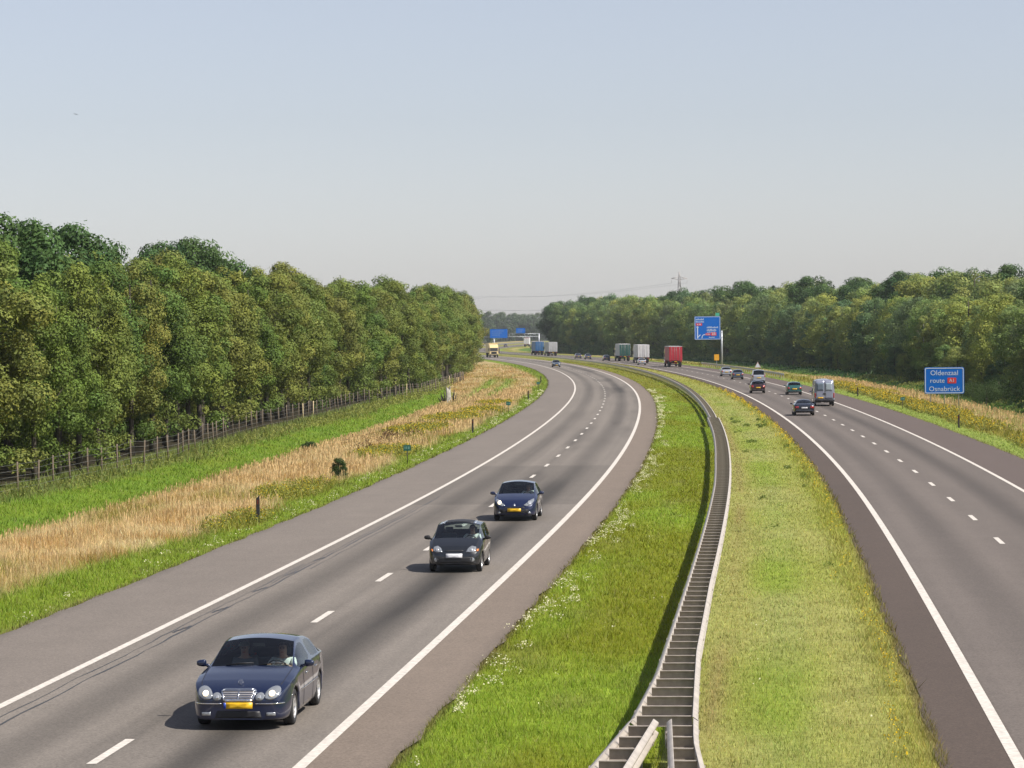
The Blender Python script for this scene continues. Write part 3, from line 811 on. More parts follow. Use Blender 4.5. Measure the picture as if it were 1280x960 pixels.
def interior(root, sp, full=True):
    """seats, dash, steering wheel and parcel shelf seen through the glass"""
    yf, yr = sp['cowl'], sp['rbase']; zf = sp.get('floor', .19); zbelt = lerp_pts(sp['belt'], 0); w = sp['roof_w']
    bm = bmesh.new()
    wd = lerp_pts(sp['plan'], yf)*.80; bm_box(bm, -wd, wd, yf-.50, yf-.06, zbelt-.30, zbelt-.04, .04)
    bm_box(bm, .17, .57, yf-.56, yf-.40, zbelt-.10, zbelt+.015, .03) if False else bm_box(bm, -.60, -.18, yf-.56, yf-.40, zbelt-.12, zbelt+.01, .03)
    obj('dashboard', bm, M['dash'], root)
    sy = sp.get('seat_y', yf-1.35)
    for sx in (-.36, .36):
        bm = bmesh.new(); bm_box(bm, sx-.24, sx+.24, sy-.1, sy+.40, zf+.05, zf+.27, .05)
        vs = bm_box(bm, sx-.23, sx+.23, sy-.20, sy-.06, zf+.25, zf+.84, .05)
        bm_box(bm, sx-.12, sx+.12, sy-.24, sy-.14, zf+.86, zf+1.02, .035)
        obj('seat', bm, M['seat_grey'], root)
    if full:
        bm = bmesh.new(); ry = max(yr+.15, sy-1.05); bm_box(bm, -.62, .62, ry, ry+.5, zf+.05, zf+.28, .05); bm_box(bm, -.62, .62, ry-.12, ry+.04, zf+.25, zf+.70, .05)
        obj('rear_seat', bm, M['interior'], root)
        bm = bmesh.new()
        n = 20; R = .185; cx, cy, cz = -.36, yf-.66, zbelt-.07; tl = math.radians(62)
        pts = [(cx+R*math.cos(a), cy+R*math.sin(a)*math.cos(tl), cz+R*math.sin(a)*math.sin(tl)) for a in [k*2*PI/n for k in range(n+1)]]
        bm_tube(bm, pts, .016, 6, False); bm_tube(bm, [(cx-R, cy, cz), (cx+R, cy, cz)], .02, 6); bm_tube(bm, [(cx, cy, cz), (cx, cy+.3, cz-.12)], .03, 6)
        obj('steering_wheel', bm, M['black'], root)
        bm = bmesh.new(); bm_box(bm, -.11, .11, sp['wtop']+.10, sp['wtop']+.125, sp['roof_z']-.19, sp['roof_z']-.125, .01)
        obj('rear_view_mirror', bm, M['black'], root)

def mirrors(root, sp, mt):
    zb = lerp_pts(sp['belt'], sp['cowl']-.3); w = lerp_pts(sp['plan'], sp['cowl']-.3)*sp.get('belt_k', .965); y = sp['cowl']-.38
    for sx in (-1, 1):
        bm = bmesh.new()
        bmesh.ops.create_uvsphere(bm, u_segments=18, v_segments=10, radius=1)
        for v in bm.verts:
            q_ = [math.copysign(abs(c)**.62, c) for c in v.co]; v.co = Vector((sx*(w+.115)+q_[0]*.092, y+q_[1]*.055*(1.2 if q_[1] > 0 else .5), zb+.085+q_[2]*.062*(1-.18*q_[0]*sx)))
        bm_tube(bm, [(sx*(w-.06), y, zb+.02), (sx*(w+.07), y, zb+.06)], [.035, .028], 8)
        for f in bm.faces: f.smooth = True
        obj('wing_mirror', bm, mt, root)

def door_lines(root, sp, bvh, mt):
    """shut lines, handles, and the bonnet's edge"""
    zb = lerp_pts(sp['sill'], 0)+.07
    for sgn in (-1, 1):
        for y in sp['shuts']:
            obj('door_gap', patch(bvh, rect(y-.006, y+.006, zb, lerp_pts(sp['belt'], y)-.0), 'x', .004, .08, sgn, .003), M['black'], root)
    for sx in (-1, 1):
        y0, y1 = sp['cowl']+.02, sp['L']/2-.34; bm = bmesh.new()
        q = [(sx*lerp_pts(sp['plan'], y0+(y1-y0)*k/8)*.83, y0+(y1-y0)*k/8) for k in range(9)]
        o_ = [(x-.005, y) for x, y in q]+[(x+.005, y) for x, y in q[::-1]]
        obj('bonnet_gap', patch(bvh, o_, 'z', .004, .2, 1, .003), M['black'], root)

def build_car(name, label, sp, paint_m, group=None, glass='glass', detail=2):
    root = thing(name, label, 'car', group=group)
    parts, bvh = car_shell(sp)
    obj('body', parts[0], M[paint_m], root); obj('underbody', parts[1], M['under'], root)
    if 2 in parts: obj('windscreen', parts[2], M[glass], root)
    if 3 in parts: obj('rear_window', parts[3], M[glass], root)
    for mi in parts:
        if mi >= 4: obj('side_window', parts[mi], M[glass], root)
    add_wheels(root, sp, sp.get('spokes', 9), sp.get('rim', 'alloy'))
    if detail:
        interior(root, sp, detail > 1)
        mirrors(root, sp, M[sp.get('mirror', paint_m)])
    if detail > 1: door_lines(root, sp, bvh, None)
    return root, bvh

# --- profiles ------------------------------------------------------------------------------------------------
SALOON = dict(L=4.82, axles=(1.50, -1.35), arch=.365, wheel_r=.322, track=1.545, roof_w=.645, roof_z=1.45, hood_w=.82, drop=.075,
    cowl=.98, wtop=.12, rtop=-1.02, rbase=-1.72, panes=[(-1.60, -1.36), (-1.30, -.46), (-.38, .86)], shuts=[-1.34, -.42, .66],
    sill=[(-2.41, .34), (-2.2, .24), (-1.9, .20), (1.9, .17), (2.25, .16), (2.41, .20)],
    plan=[(-2.41, .70), (-2.34, .80), (-2.1, .875), (-1.4, .915), (0, .915), (1.4, .915), (1.95, .885), (2.25, .81), (2.36, .73), (2.41, .62)],
    top=[(-2.41, .84), (-2.33, 1.0), (-2.2, 1.04), (-1.72, 1.075), (-1.35, 1.30), (-1.02, 1.41), (-.45, 1.452), (.12, 1.43), (.55, 1.235), (.98, 1.0), (1.5, .93), (2.0, .83), (2.25, .745), (2.36, .66), (2.41, .55)],
    belt=[(-2.41, .78), (-2.2, .95), (-1.6, .97), (0, .945), (.98, .91), (1.5, .865), (2.1, .765), (2.3, .665), (2.41, .50)], seat_y=-.35)
HATCH = dict(L=3.83, axles=(1.18, -1.24), arch=.335, wheel_r=.30, track=1.41, roof_w=.61, roof_z=1.43, hood_w=.80, drop=.08, tyre_w=.185,
    cowl=.86, wtop=.02, rtop=-1.30, rbase=-1.66, panes=[(-1.30, -.92), (-.84, -.28), (-.20, .74)], shuts=[-.88, -.24, .52],
    sill=[(-1.915, .34), (-1.7, .25), (1.5, .20), (1.75, .20), (1.915, .26)],
    plan=[(-1.915, .68), (-1.83, .77), (-1.5, .815), (0, .835), (1.1, .835), (1.55, .79), (1.80, .68), (1.87, .59), (1.915, .48)],
    top=[(-1.915, .74), (-1.88, .86), (-1.78, .95), (-1.66, 1.04), (-1.46, 1.25), (-1.30, 1.355), (-.7, 1.425), (.02, 1.40), (.44, 1.205), (.86, .985), (1.25, .90), (1.6, .79), (1.78, .70), (1.87, .60), (1.915, .50)],
    belt=[(-1.915, .70), (-1.75, .90), (-1.3, .94), (0, .915), (.86, .88), (1.3, .80), (1.65, .69), (1.8, .60), (1.915, .46)], seat_y=-.40)
MONO = dict(L=3.43, axles=(1.12, -1.22), arch=.315, wheel_r=.28, track=1.37, roof_w=.635, roof_z=1.43, hood_w=.80, drop=.085, tyre_w=.165,
    cowl=1.02, wtop=.16, rtop=-1.34, rbase=-1.56, panes=[(-1.30, -.52), (-.44, .88)], shuts=[-.48, .70],
    sill=[(-1.715, .34), (-1.5, .25), (1.4, .20), (1.6, .20), (1.715, .26)],
    plan=[(-1.715, .68), (-1.62, .76), (-1.3, .80), (0, .815), (1.05, .815), (1.42, .765), (1.60, .69), (1.68, .61), (1.715, .52)],
    top=[(-1.715, .72), (-1.69, .84), (-1.63, .96), (-1.56, 1.08), (-1.42, 1.30), (-1.34, 1.365), (-.7, 1.43), (.16, 1.40), (.6, 1.195), (1.02, .985), (1.3, .86), (1.5, .755), (1.62, .665), (1.68, .585), (1.715, .50)],
    belt=[(-1.715, .68), (-1.55, .90), (-1.2, .93), (0, .915), (1.02, .875), (1.3, .765), (1.5, .67), (1.62, .58), (1.715, .46)], seat_y=-.28)
COUPE = dict(L=4.35, axles=(1.30, -1.28), arch=.34, wheel_r=.305, track=1.48, roof_w=.50, roof_z=1.33, hood_w=.82, drop=.075,
    cowl=.72, wtop=-.08, rtop=-.90, rbase=-1.72, panes=[(-1.50, -.72), (-.64, .60)], shuts=[-.70, .46],
    sill=[(-2.175, .36), (-1.9, .24), (1.8, .19), (2.175, .26)],
    plan=[(-2.175, .70), (-2.1, .80), (-1.8, .865), (0, .87), (1.3, .85), (1.8, .78), (2.05, .68), (2.175, .48)],
    top=[(-2.175, .78), (-2.1, .91), (-1.98, .95), (-1.72, .99), (-1.3, 1.16), (-.90, 1.285), (-.5, 1.33), (-.08, 1.305), (.3, 1.13), (.72, .93), (1.3, .84), (1.8, .72), (2.05, .62), (2.175, .46)],
    belt=[(-2.175, .72), (-1.95, .87), (0, .87), (.72, .84), (1.3, .76), (1.9, .62), (2.175, .42)], seat_y=-.55)
MPV = dict(L=4.3, axles=(1.30, -1.38), arch=.34, wheel_r=.31, track=1.50, roof_w=.66, roof_z=1.80, hood_w=.84, drop=.09,
    cowl=1.18, wtop=.50, rtop=-1.90, rbase=-2.06, panes=[(-1.80, -1.10), (-1.0, -.1), (0, 1.0)], shuts=[-1.05, -.05, .8],
    sill=[(-2.15, .36), (-1.9, .26), (1.8, .22), (2.15, .28)],
    plan=[(-2.15, .78), (-2.08, .83), (-1.7, .86), (0, .87), (1.3, .85), (1.8, .77), (2.05, .66), (2.15, .5)],
    top=[(-2.15, .92), (-2.10, 1.05), (-2.06, 1.12), (-1.97, 1.60), (-1.90, 1.73), (-1.2, 1.80), (.50, 1.77), (.85, 1.45), (1.18, 1.14), (1.6, 1.03), (1.95, .9), (2.08, .75), (2.15, .55)],
    belt=[(-2.15, .88), (-1.95, 1.05), (0, 1.03), (1.18, 1.0), (1.6, .92), (1.95, .78), (2.15, .5)], seat_y=.05)
VAN = dict(L=5.6, axles=(1.85, -1.65), arch=.37, wheel_r=.335, track=1.62, roof_w=.80, roof_z=2.50, hood_w=.86, drop=.16,
    cowl=2.02, wtop=1.42, rtop=-2.66, rbase=-2.72, panes=[(.86, 1.72)], shuts=[-.35, .78], rear_glass=False,
    sill=[(-2.8, .44), (-2.5, .36), (2.3, .28), (2.8, .32)],
    plan=[(-2.8, .90), (-2.76, .935), (-2.5, .955), (0, .965), (1.8, .95), (2.4, .86), (2.7, .72), (2.8, .55)],
    top=[(-2.8, 2.30), (-2.76, 2.41), (-2.66, 2.46), (-1.0, 2.50), (1.2, 2.48), (1.42, 2.40), (1.7, 1.95), (2.02, 1.42), (2.4, 1.2), (2.65, 1.02), (2.8, .7)],
    belt=[(-2.8, 1.22), (0, 1.22), (1.4, 1.22), (2.02, 1.16), (2.4, 1.0), (2.8, .6)], seat_y=.75, belt_k=.985)

def front_set(root, bvh, sp, lamp, grille, plate, plate_m='plate_yellow', fogs=None, lit=False, lit_one=None):
    """headlights, grille, number plate and fog lamps on the nose"""
    for side in (-1, 1):
        o = lamp if side > 0 else mirx(lamp)
        m_ = 'lamp_lit' if (lit or lit_one == side) else 'lamp_clear'
        h = obj('headlight', patch(bvh, o, 'y', .010, .05, 1, .012), M['lamp_clear'], root)
        cx = sum(p[0] for p in o)/len(o); cz = sum(p[1] for p in o)/len(o)
        sx = (max(p[0] for p in o)-min(p[0] for p in o))*.20; sz = (max(p[1] for p in o)-min(p[1] for p in o))*.26; s_ = min(sx, sz)
        obj('bulb', patch(bvh, oval(cx, cz, s_, s_, 12), 'y', .024, .04, 1, .006), M['lamp_lit' if m_ == 'lamp_lit' else 'lamp_core'], h)
        if fogs:
            f = fogs if side > 0 else mirx(fogs)
            obj('fog_lamp', patch(bvh, f, 'y', .010, .05, 1, .010), M['lamp_clear'], root)
    if grille: obj('grille', patch(bvh, grille, 'y', .006, .06, 1, .008), M['black'], root)
    obj('number_plate', patch(bvh, rect(-plate[0]/2, plate[0]/2, plate[1], plate[1]+plate[2]), 'y', .03, .2, 1, .012), M[plate_m], root)

def rear_set(root, bvh, lamp, plate, plate_m='plate_yellow', bumper=None):
    for side in (-1, 1):
        o = lamp if side > 0 else mirx(lamp)
        obj('tail_light', patch(bvh, o, 'y', .010, .06, -1, .012), M['lamp_red'], root)
    obj('number_plate', patch(bvh, rect(-plate[0]/2, plate[0]/2, plate[1], plate[1]+plate[2]), 'y', .02, .2, -1, .012), M[plate_m], root)
    if bumper: obj('bumper', patch(bvh, bumper, 'y', .02, .08, -1, .02), M['black'], root)

def place(root, s, t, oncoming):
    root.location = pos(s, t, .02); root.rotation_euler = (0, 0, heading(s)+(PI if oncoming else 0))

# --- the navy saloon in front -----------------------------------------------------------------------------------
sal, bvh = build_car('saloon_car', 'navy blue saloon with twin round headlights and yellow plate, nearest car on the left carriageway', SALOON, 'paint_navy')
big = oval(.605, .655, .145, .098, 22, math.radians(28)); small = oval(.385, .600, .082, .068, 18, math.radians(15))
for side in (-1, 1):
    for out_, nm in ((big, 'headlight'), (small, 'headlight')):
        o = out_ if side > 0 else mirx(out_)
        rim_ = obj(nm, patch(bvh, o, 'y', .012, .05, 1, .014), M['lamp_clear'], sal)
        cx = sum(p[0] for p in o)/len(o); cz = sum(p[1] for p in o)/len(o); k = .55 if out_ is big else .5
        obj('bulb', patch(bvh, oval(cx-.01*side, cz-.005, .052 if out_ is big else .036, .046 if out_ is big else .034, 16), 'y', .028, .04, 1, .008), M['lamp_lit' if out_ is big else 'lamp_core'], rim_)
    fo = rect(.50, .66, .265, .325); fo = fo if side > 0 else mirx(fo)
    obj('fog_lamp', patch(bvh, fo, 'y', .010, .05, 1, .012), M['lamp_clear'], sal)
gr = [(-.25, .535), (.25, .535), (.305, .685), (.27, .715), (-.27, .715), (-.305, .685)]
g_ = obj('grille', patch(bvh, gr, 'y', .010, .06, 1, .010), M['steel_dull'], sal)
bm = bmesh.new()
def fuse(bm, b2):
    m2 = bpy.data.meshes.new('t'); b2.to_mesh(m2); b2.free(); bm.from_mesh(m2); bpy.data.meshes.remove(m2)
for k in range(5):
    z = .555+k*.034; hw = .245+.055*(z-.535)/.15
    fuse(bm, patch(bvh, rect(-hw, hw, z-.006, z+.006), 'y', .022, .12, 1, .008))
fuse(bm, patch(bvh, rect(-.008, .008, .53, .715), 'y', .026, .06, 1, .008))
for a, b in zip(gr, gr[1:]+gr[:1]):
    d = Vector((b[0]-a[0], b[1]-a[1])).normalized(); nrm = Vector((-d.y, d.x))*.013
    fuse(bm, patch(bvh, [(a[0]-nrm.x, a[1]-nrm.y), (b[0]-nrm.x, b[1]-nrm.y), (b[0]+nrm.x, b[1]+nrm.y), (a[0]+nrm.x, a[1]+nrm.y)], 'y', .026, .08, 1, .010))
obj('chrome_surround', bm, M['chrome'], g_)
bm = bmesh.new()
bm_tube(bm, [(.038*math.cos(a), 2.12, .835+.038*math.sin(a)) for a in [k*PI/8 for k in range(17)]], .0045, 5, False)
for k in range(3):
    a = PI/2+k*2*PI/3; bm_tube(bm, [(0, 2.12, .835), (.038*math.cos(a), 2.12, .835+.038*math.sin(a))], .004, 5)
bm_tube(bm, [(0, 2.12, .79), (0, 2.12, .80)], .006, 5)
obj('bonnet_ornament', bm, M['chrome'], sal)
pl = obj('number_plate', patch(bvh, rect(-.26, .26, .395, .505), 'y', .045, .2, 1, .014), M['plate_yellow'], sal)
obj('plate_band', patch(bvh, rect(.215, .258, .397, .503), 'y', .052, .2, 1, .010), M['plate_blue'], pl)
bm = bmesh.new()
for side in (-1, 1):
    o = rect(.30, .80, .470, .488); fuse(bm, patch(bvh, o if side > 0 else mirx(o), 'y', .012, .08, 1, .012))
    fuse(bm, patch(bvh, rect(-1.9, 1.85, .555, .575), 'x', .008, .12, side, .010))
    fuse(bm, patch(bvh, rect(-.9, -.72, .80, .825), 'x', .016, .08, side, .016)); fuse(bm, patch(bvh, rect(.18, .36, .79, .815), 'x', .016, .08, side, .016))
obj('chrome_trim', bm, M['chrome'], sal)
obj('air_intake', patch(bvh, [(-.42, .225), (.42, .225), (.38, .345), (-.38, .345)], 'y', .004, .06, 1, .006), M['black'], sal)
bm = bmesh.new()
for x0 in (-.10, .48):
    bm_tube(bm, [(x0, .97, 1.005), (x0-.25, .93, 1.035), (x0-.50, .90, 1.04)], .009, 5)
obj('wiper', bm, M['black'], sal)
rear_set(sal, bvh, [(.46, .70), (.76, .66), (.78, .86), (.50, .88)], (.5, .60, .11))
place(sal, 24.1+1.9, 1.70, True)

# --- dark small hatchback ---------------------------------------------------------------------------------------
hat, bvh = build_car('hatchback_car', 'small black hatchback with dark sunroof and pale plate, between the navy saloon and blue hatchback', MONO | dict(mirror='black', spokes=6), 'paint_black')
front_set(hat, bvh, MONO, [(.34, .60), (.52, .595), (.63, .64), (.62, .745), (.50, .775), (.40, .715)], [(-.27, .625), (.27, .625), (.25, .655), (-.25, .655)], (.48, .44, .115), 'plate_white', fogs=oval(.53, .385, .062, .062, 14))
for side in (-1, 1):
    o = [(.635, .61), (.70, .63), (.70, .69), (.64, .68)]
    obj('indicator', patch(bvh, o if side > 0 else mirx(o), 'y', .012, .05, 1, .010), M['lamp_orange'], hat)
obj('sunroof', patch(bvh, [(-.40, -.72), (.40, -.72), (.42, .08), (-.42, .08)], 'z', .008, .12, 1, .010), M['black'], hat)
for side in (-1, 1):
    obj('roof_rail', patch(bvh, [(side*.455-.02, -.95), (side*.455+.02, -.95), (side*.48+.02, .10), (side*.48-.02, .10)], 'z', .012, .12, 1, .014), M['paint_silver'], hat)
obj('bumper', patch(bvh, [(-.66, .30), (.66, .30), (.70, .46), (-.70, .46)], 'y', .012, .07, 1, .010), M['black'], hat)
rear_set(hat, bvh, [(.50, .55), (.68, .58), (.68, .80), (.54, .82)], (.5, .60, .11))
place(hat, 59.4+.65, 1.87, True)

# --- blue hatchback ---------------------------------------------------------------------------------------------
blu, bvh = build_car('hatchback_car', 'bright blue hatchback with swept-back headlights and a yellow plate, third car from the front', HATCH, 'paint_blue')
lampb = [(.33, .585), (.45, .555), (.62, .62), (.72, .74), (.70, .82), (.62, .80), (.46, .68)]
front_set(blu, bvh, HATCH, lampb, [(-.50, .30), (.50, .30), (.55, .43), (-.55, .43)], (.50, .365, .11), 'plate_yellow', fogs=oval(.56, .315, .05, .045, 12), lit_one=1)
obj('badge', patch(bvh, oval(0, .60, .045, .05, 12), 'y', .014, .05, 1, .01), M['chrome'], blu)
obj('upper_grille', patch(bvh, [(-.40, .50), (.40, .50), (.36, .53), (-.36, .53)], 'y', .010, .06, 1, .008), M['black'], blu)
rear_set(blu, bvh, [(.50, .60), (.70, .62), (.70, .88), (.58, .90)], (.5, .64, .11))
place(blu, 82.6+1.4, 1.69, True)

# --- cars driving away on the right carriageway -------------------------------------------------------------------
cou, bvh = build_car('coupe_car', 'low black car with a wide dark rear window, nearest on the right carriageway', COUPE, 'paint_dark', detail=1)
rear_set(cou, bvh, [(.46, .62), (.76, .60), (.78, .76), (.48, .78)], (.5, .58, .12), 'plate_white', [(-.80, .32), (.80, .32), (.80, .40), (-.80, .40)])
place(cou, 215.3+2.2, 16.9, False)

van, bvh = build_car('panel_van', 'tall silver grey panel van with windowed rear doors in the slow lane', VAN, 'paint_van', detail=1, glass='glass_dark')
for side in (-1, 1):
    d = obj('rear_door', patch(bvh, rect(.012, .80, .62, 2.28) if side > 0 else rect(-.80, -.012, .62, 2.28), 'y', .012, .2, -1, .02), M['paint_van'], van)
    wn = rect(.09, .70, 1.42, 2.10); obj('window', patch(bvh, wn if side > 0 else mirx(wn), 'y', .032, .2, -1, .012), mat('rear_door_glass', (.13, .17, .21), .12, 0, 1) if side < 0 else mat('pale_door_glass', (.34, .40, .44), .12, 0, 1), d)  # left pane darker, right pane paler, both opaque
    obj('tail_light', patch(bvh, rect(.79, .895, .75, 1.20) if side > 0 else rect(-.895, -.79, .75, 1.20), 'y', .02, .1, -1, .02), M['lamp_red'], van)
obj('door_handle', patch(bvh, rect(-.10, .12, 1.10, 1.20), 'y', .045, .1, -1, .03), M['black'], van)
obj('number_plate', patch(bvh, rect(-.62, -.12, .70, .82), 'y', .045, .2, -1, .012), M['plate_yellow'], van)
obj('bumper', patch(bvh, rect(-.88, .88, .42, .60), 'y', .05, .15, -1, .06), M['black'], van)
van['category'] = 'van'
place(van, 245.1+2.8, 20.25, False)

grn, bvh = build_car('estate_car', 'teal green hatchback just ahead of the silver van', HATCH, 'paint_teal', detail=1)
rear_set(grn, bvh, [(.48, .64), (.72, .64), (.72, .84), (.58, .86)], (.5, .58, .12), 'plate_yellow', [(-.78, .30), (.78, .30), (.78, .40), (-.78, .40)])
place(grn, 292.7+1.9, 20.2, False)
mar, bvh = build_car('hatchback_car', 'dark maroon hatchback in the fast lane, just behind the silver people carrier', HATCH, 'paint_maroon', detail=1)
rear_set(mar, bvh, [(.46, .66), (.74, .66), (.74, .88), (.56, .90)], (.5, .58, .12), 'plate_yellow', [(-.78, .30), (.78, .30), (.78, .40), (-.78, .40)])
place(mar, 302.3+1.9, 16.8, False)
mpv, bvh = build_car('people_carrier', 'tall silver people carrier partly behind the maroon hatchback', MPV, 'paint_silver', detail=1, glass='glass_dark')
rear_set(mpv, bvh, [(.70, .80), (.82, .80), (.82, 1.20), (.72, 1.20)], (.5, .66, .12), 'plate_yellow', [(-.80, .32), (.80, .32), (.80, .44), (-.80, .44)])
place(mpv, 366, 20.5, False)
drk, bvh = build_car('hatchback_car', 'dark blue grey hatchback beside the pole of the large blue sign', HATCH, 'paint_bluegrey', detail=1)
rear_set(drk, bvh, [(.48, .64), (.72, .64), (.72, .84), (.58, .86)], (.5, .58, .12))
place(drk, 398, 19.8, False)
sil, bvh = build_car('hatchback_car', 'silver hatchback at the foot of the large blue sign pole', HATCH, 'paint_silver', detail=1)
rear_set(sil, bvh, [(.48, .64), (.72, .64), (.72, .84), (.58, .86)], (.5, .58, .12))
place(sil, 428, 20.2, False)
# far copies
far, bvh = build_car('saloon_car', 'small dark blue car coming round the far bend on the left carriageway', HATCH, 'paint_bluegrey', detail=1)
front_set(far, bvh, HATCH, lampb, [(-.50, .30), (.50, .30), (.55, .43), (-.55, .43)], (.50, .365, .11))
place(far, 567, -1.5, True)
grpf = 'distant cars on the motorway'
def far_car(src, s, t, onc, label):
    r = dup(src, pos(s, t, .02), heading(s)+(PI if onc else 0), label, grpf)
    return r
far_car(drk, 722, 16.4, False, 'distant dark car ahead of the green lorry, nearer of two together')
far_car(drk, 746, 16.2, False, 'distant dark car ahead of the green lorry, farther of two together')
far_car(drk, 680, 17.0, False, 'dark car almost hidden beside the left side of the green lorry')
far_car(sil, 590, 17.2, False, 'pale distant car between the red lorry and the white lorry')
far_car(far, 917, 0.6, True, 'distant dark car left of the cream lorry, at the edge of the left wood')
far_car(far, 866, -1.6, True, 'distant dark car just left of the cream lorry')
far_car(drk, 985, 16.4, False, 'distant dark car below the blue gantry signs')
far_car(drk, 1390, 20.4, False, 'tiny dark car on the road beyond the gantry')
# ------------------------------------------------------------------ the people in the three cars in front
def skin_mesh(pts, edges, radii, root_i=0, sub=1):
    me = bpy.data.meshes.new('sk'); me.from_pydata(pts, edges, []); me.update()
    o = bpy.data.objects.new('sk', me); C.objects.link(o)
    sk = o.modifiers.new('skin', 'SKIN'); sk.use_smooth_shade = True
    for i, r in enumerate(radii):
        v = me.skin_vertices[0].data[i]; v.radius = (r, r) if not hasattr(r, '__len__') else r
        v.use_root = (i == root_i)
    ss_ = o.modifiers.new('s', 'SUBSURF'); ss_.levels = ss_.render_levels = sub
    dg = bpy.context.evaluated_depsgraph_get(); ev = bpy.data.meshes.new_from_object(o.evaluated_get(dg))
    bpy.data.objects.remove(o); bpy.data.meshes.remove(me)
    return ev

def person(label, car, sp, side, shirt, hair, wheel=True, cap=None):
    sy = sp.get('seat_y', sp['cowl']-1.35); zf = sp.get('floor', .19); zbelt = lerp_pts(sp['belt'], 0)
    r = thing('person', label, 'person')
    hx = 0; hip = Vector((0, sy+.06, zf+.36)); che = Vector((0, sy-.02, zf+.69)); nec = Vector((0, sy+.0, zf+.83)); hd = Vector((0, sy+.03, zf+.955))
    P = [hip, Vector((0, sy+.0, zf+.54)), che, nec, hd+Vector((0, 0, -.03)), hd+Vector((0, .01, .07)), hd+Vector((0, -.005, .12))]
    E_ = [(0, 1), (1, 2), (2, 3), (3, 4), (4, 5), (5, 6)]
    R_ = [(.16, .12), (.15, .11), (.17, .115), (.06, .06), (.078, .088), (.082, .095), (.055, .06)]
    hands = []
    for s_ in (-1, 1):
        sh = Vector((s_*.185, sy-.01, zf+.75)); wy = sp['cowl']-.66
        if wheel: ha = Vector((s_*.165, wy-.02, zbelt-.02))
        else: ha = Vector((s_*.10, sy+.36, zf+.42))
        el = (sh+ha)/2+Vector((s_*.07, -.03, -.12))
        b = len(P); P += [sh, el, ha]; E_ += [(2, b), (b, b+1), (b+1, b+2)]; R_ += [.062, .045, .032]
        d = (ha-el).normalized(); pal = ha+d*.055
        P.append(pal); E_.append((b+2, b+3)); R_.append((.036, .022)); pb = b+3
        for f in range(4):                                      # four fingers closing round the rim (or resting)
            off = Vector((s_*(-.028+.019*f), 0, 0)); l = (.062, .072, .07, .055)[f]
            k1 = pal+off+d*.032+Vector((0, 0, .01)); k2 = k1+d*l*.5+Vector((0, .008, -.012)); k3 = k2+Vector((0, -.012, -.028))
            c0 = len(P); P += [k1, k2, k3]; E_ += [(pb, c0), (c0, c0+1), (c0+1, c0+2)]; R_ += [.0095, .009, .0075]
        t1 = pal+Vector((-s_*.036, -.005, .008)); t2 = t1+d*.035+Vector((-s_*.008, -.006, .012))
        c0 = len(P); P += [t1, t2]; E_ += [(pb, c0), (c0, c0+1)]; R_ += [.011, .009]
        kn = Vector((s_*.16, sy+.50, zf+.46)); an = Vector((s_*.15, sy+.78, zf+.08)); to = an+Vector((0, .16, -.03))
        c0 = len(P); P += [Vector((s_*.10, sy+.12, zf+.35)), kn, an, to]; E_ += [(0, c0), (c0, c0+1), (c0+1, c0+2), (c0+2, c0+3)]; R_ += [.085, .062, .042, .035]
    body = obj('body', skin_mesh([tuple(p) for p in P], E_, R_), M['skin'], r)
    # shirt
    b = [hip+Vector((0, 0, -.04)), P[1], che+Vector((0, 0, .02)), nec+Vector((0, 0, -.035))]; e2 = [(0, 1), (1, 2), (2, 3)]; r2 = [(.178, .138), (.168, .128), (.187, .135), (.085, .082)]
    for s_ in (-1, 1):
        sh = Vector((s_*.19, sy-.01, zf+.755)); wy = sp['cowl']-.66
        ha = Vector((s_*.165, wy-.02, zbelt-.02)) if wheel else Vector((s_*.10, sy+.36, zf+.42))
        el = (sh+ha)/2+Vector((s_*.07, -.03, -.12)); c0 = len(b); b += [sh, sh*.35+el*.65]; e2 += [(2, c0), (c0, c0+1)]; r2 += [.08, .066]
    obj('shirt', skin_mesh([tuple(p) for p in b], e2, r2), M[shirt], r)
    bm = bmesh.new()
    bmesh.ops.create_uvsphere(bm, u_segments=18, v_segments=12, radius=1)
    for v in bm.verts:
        front = v.co.y > .25 and v.co.z < .35
        v.co = Vector((v.co.x*.092*(.93 if front else 1), hd.y-.006+v.co.y*(.085 if v.co.y > 0 else .108), hd.z+.055+v.co.z*.098*(1 if v.co.z > 0 else .75)))
        if front: v.co.y -= .05
    for f in bm.faces: f.smooth = True
    obj('hair', bm, M[hair], r)
    bm = bmesh.new()      # face: eyes, nose, mouth
    for sx in (-.032, .032):
        bmesh.ops.create_uvsphere(bm, u_segments=8, v_segments=6, radius=.012, matrix=Matrix.Translation((sx, hd.y+.088, hd.z+.045)))
    obj('eyes', bm, M['black'], r)
    bm = bmesh.new(); bm_tube(bm, [(0, hd.y+.085, hd.z+.05), (0, hd.y+.108, hd.z+.012), (0, hd.y+.09, hd.z+.002)], [.008, .016, .012], 8)
    obj('nose', bm, M['skin'], r)
    bm = bmesh.new(); bm_tube(bm, [(-.025, hd.y+.085, hd.z-.03), (0, hd.y+.092, hd.z-.032), (.025, hd.y+.085, hd.z-.03)], .006, 6); obj('mouth', bm, M['lamp_red'], r)
    if cap:
        bm = bmesh.new(); bmesh.ops.create_uvsphere(bm, u_segments=18, v_segments=10, radius=1)
        for v in bm.verts:
            z = max(v.co.z, 0); v.co = Vector((v.co.x*.105, hd.y+v.co.y*.115+(.06 if v.co.z < .05 and v.co.y > .4 else 0), hd.z+.085+z*.085))
        for f in bm.faces: f.smooth = True
        obj('sun_hat', bm, M[cap], r)
    mw = Matrix.Translation(car.location) @ Matrix.Rotation(car.rotation_euler.z, 4, 'Z')
    r.location = mw @ Vector((side*.36, 0, 0)); r.rotation_euler = (0, 0, car.rotation_euler.z)
    return r
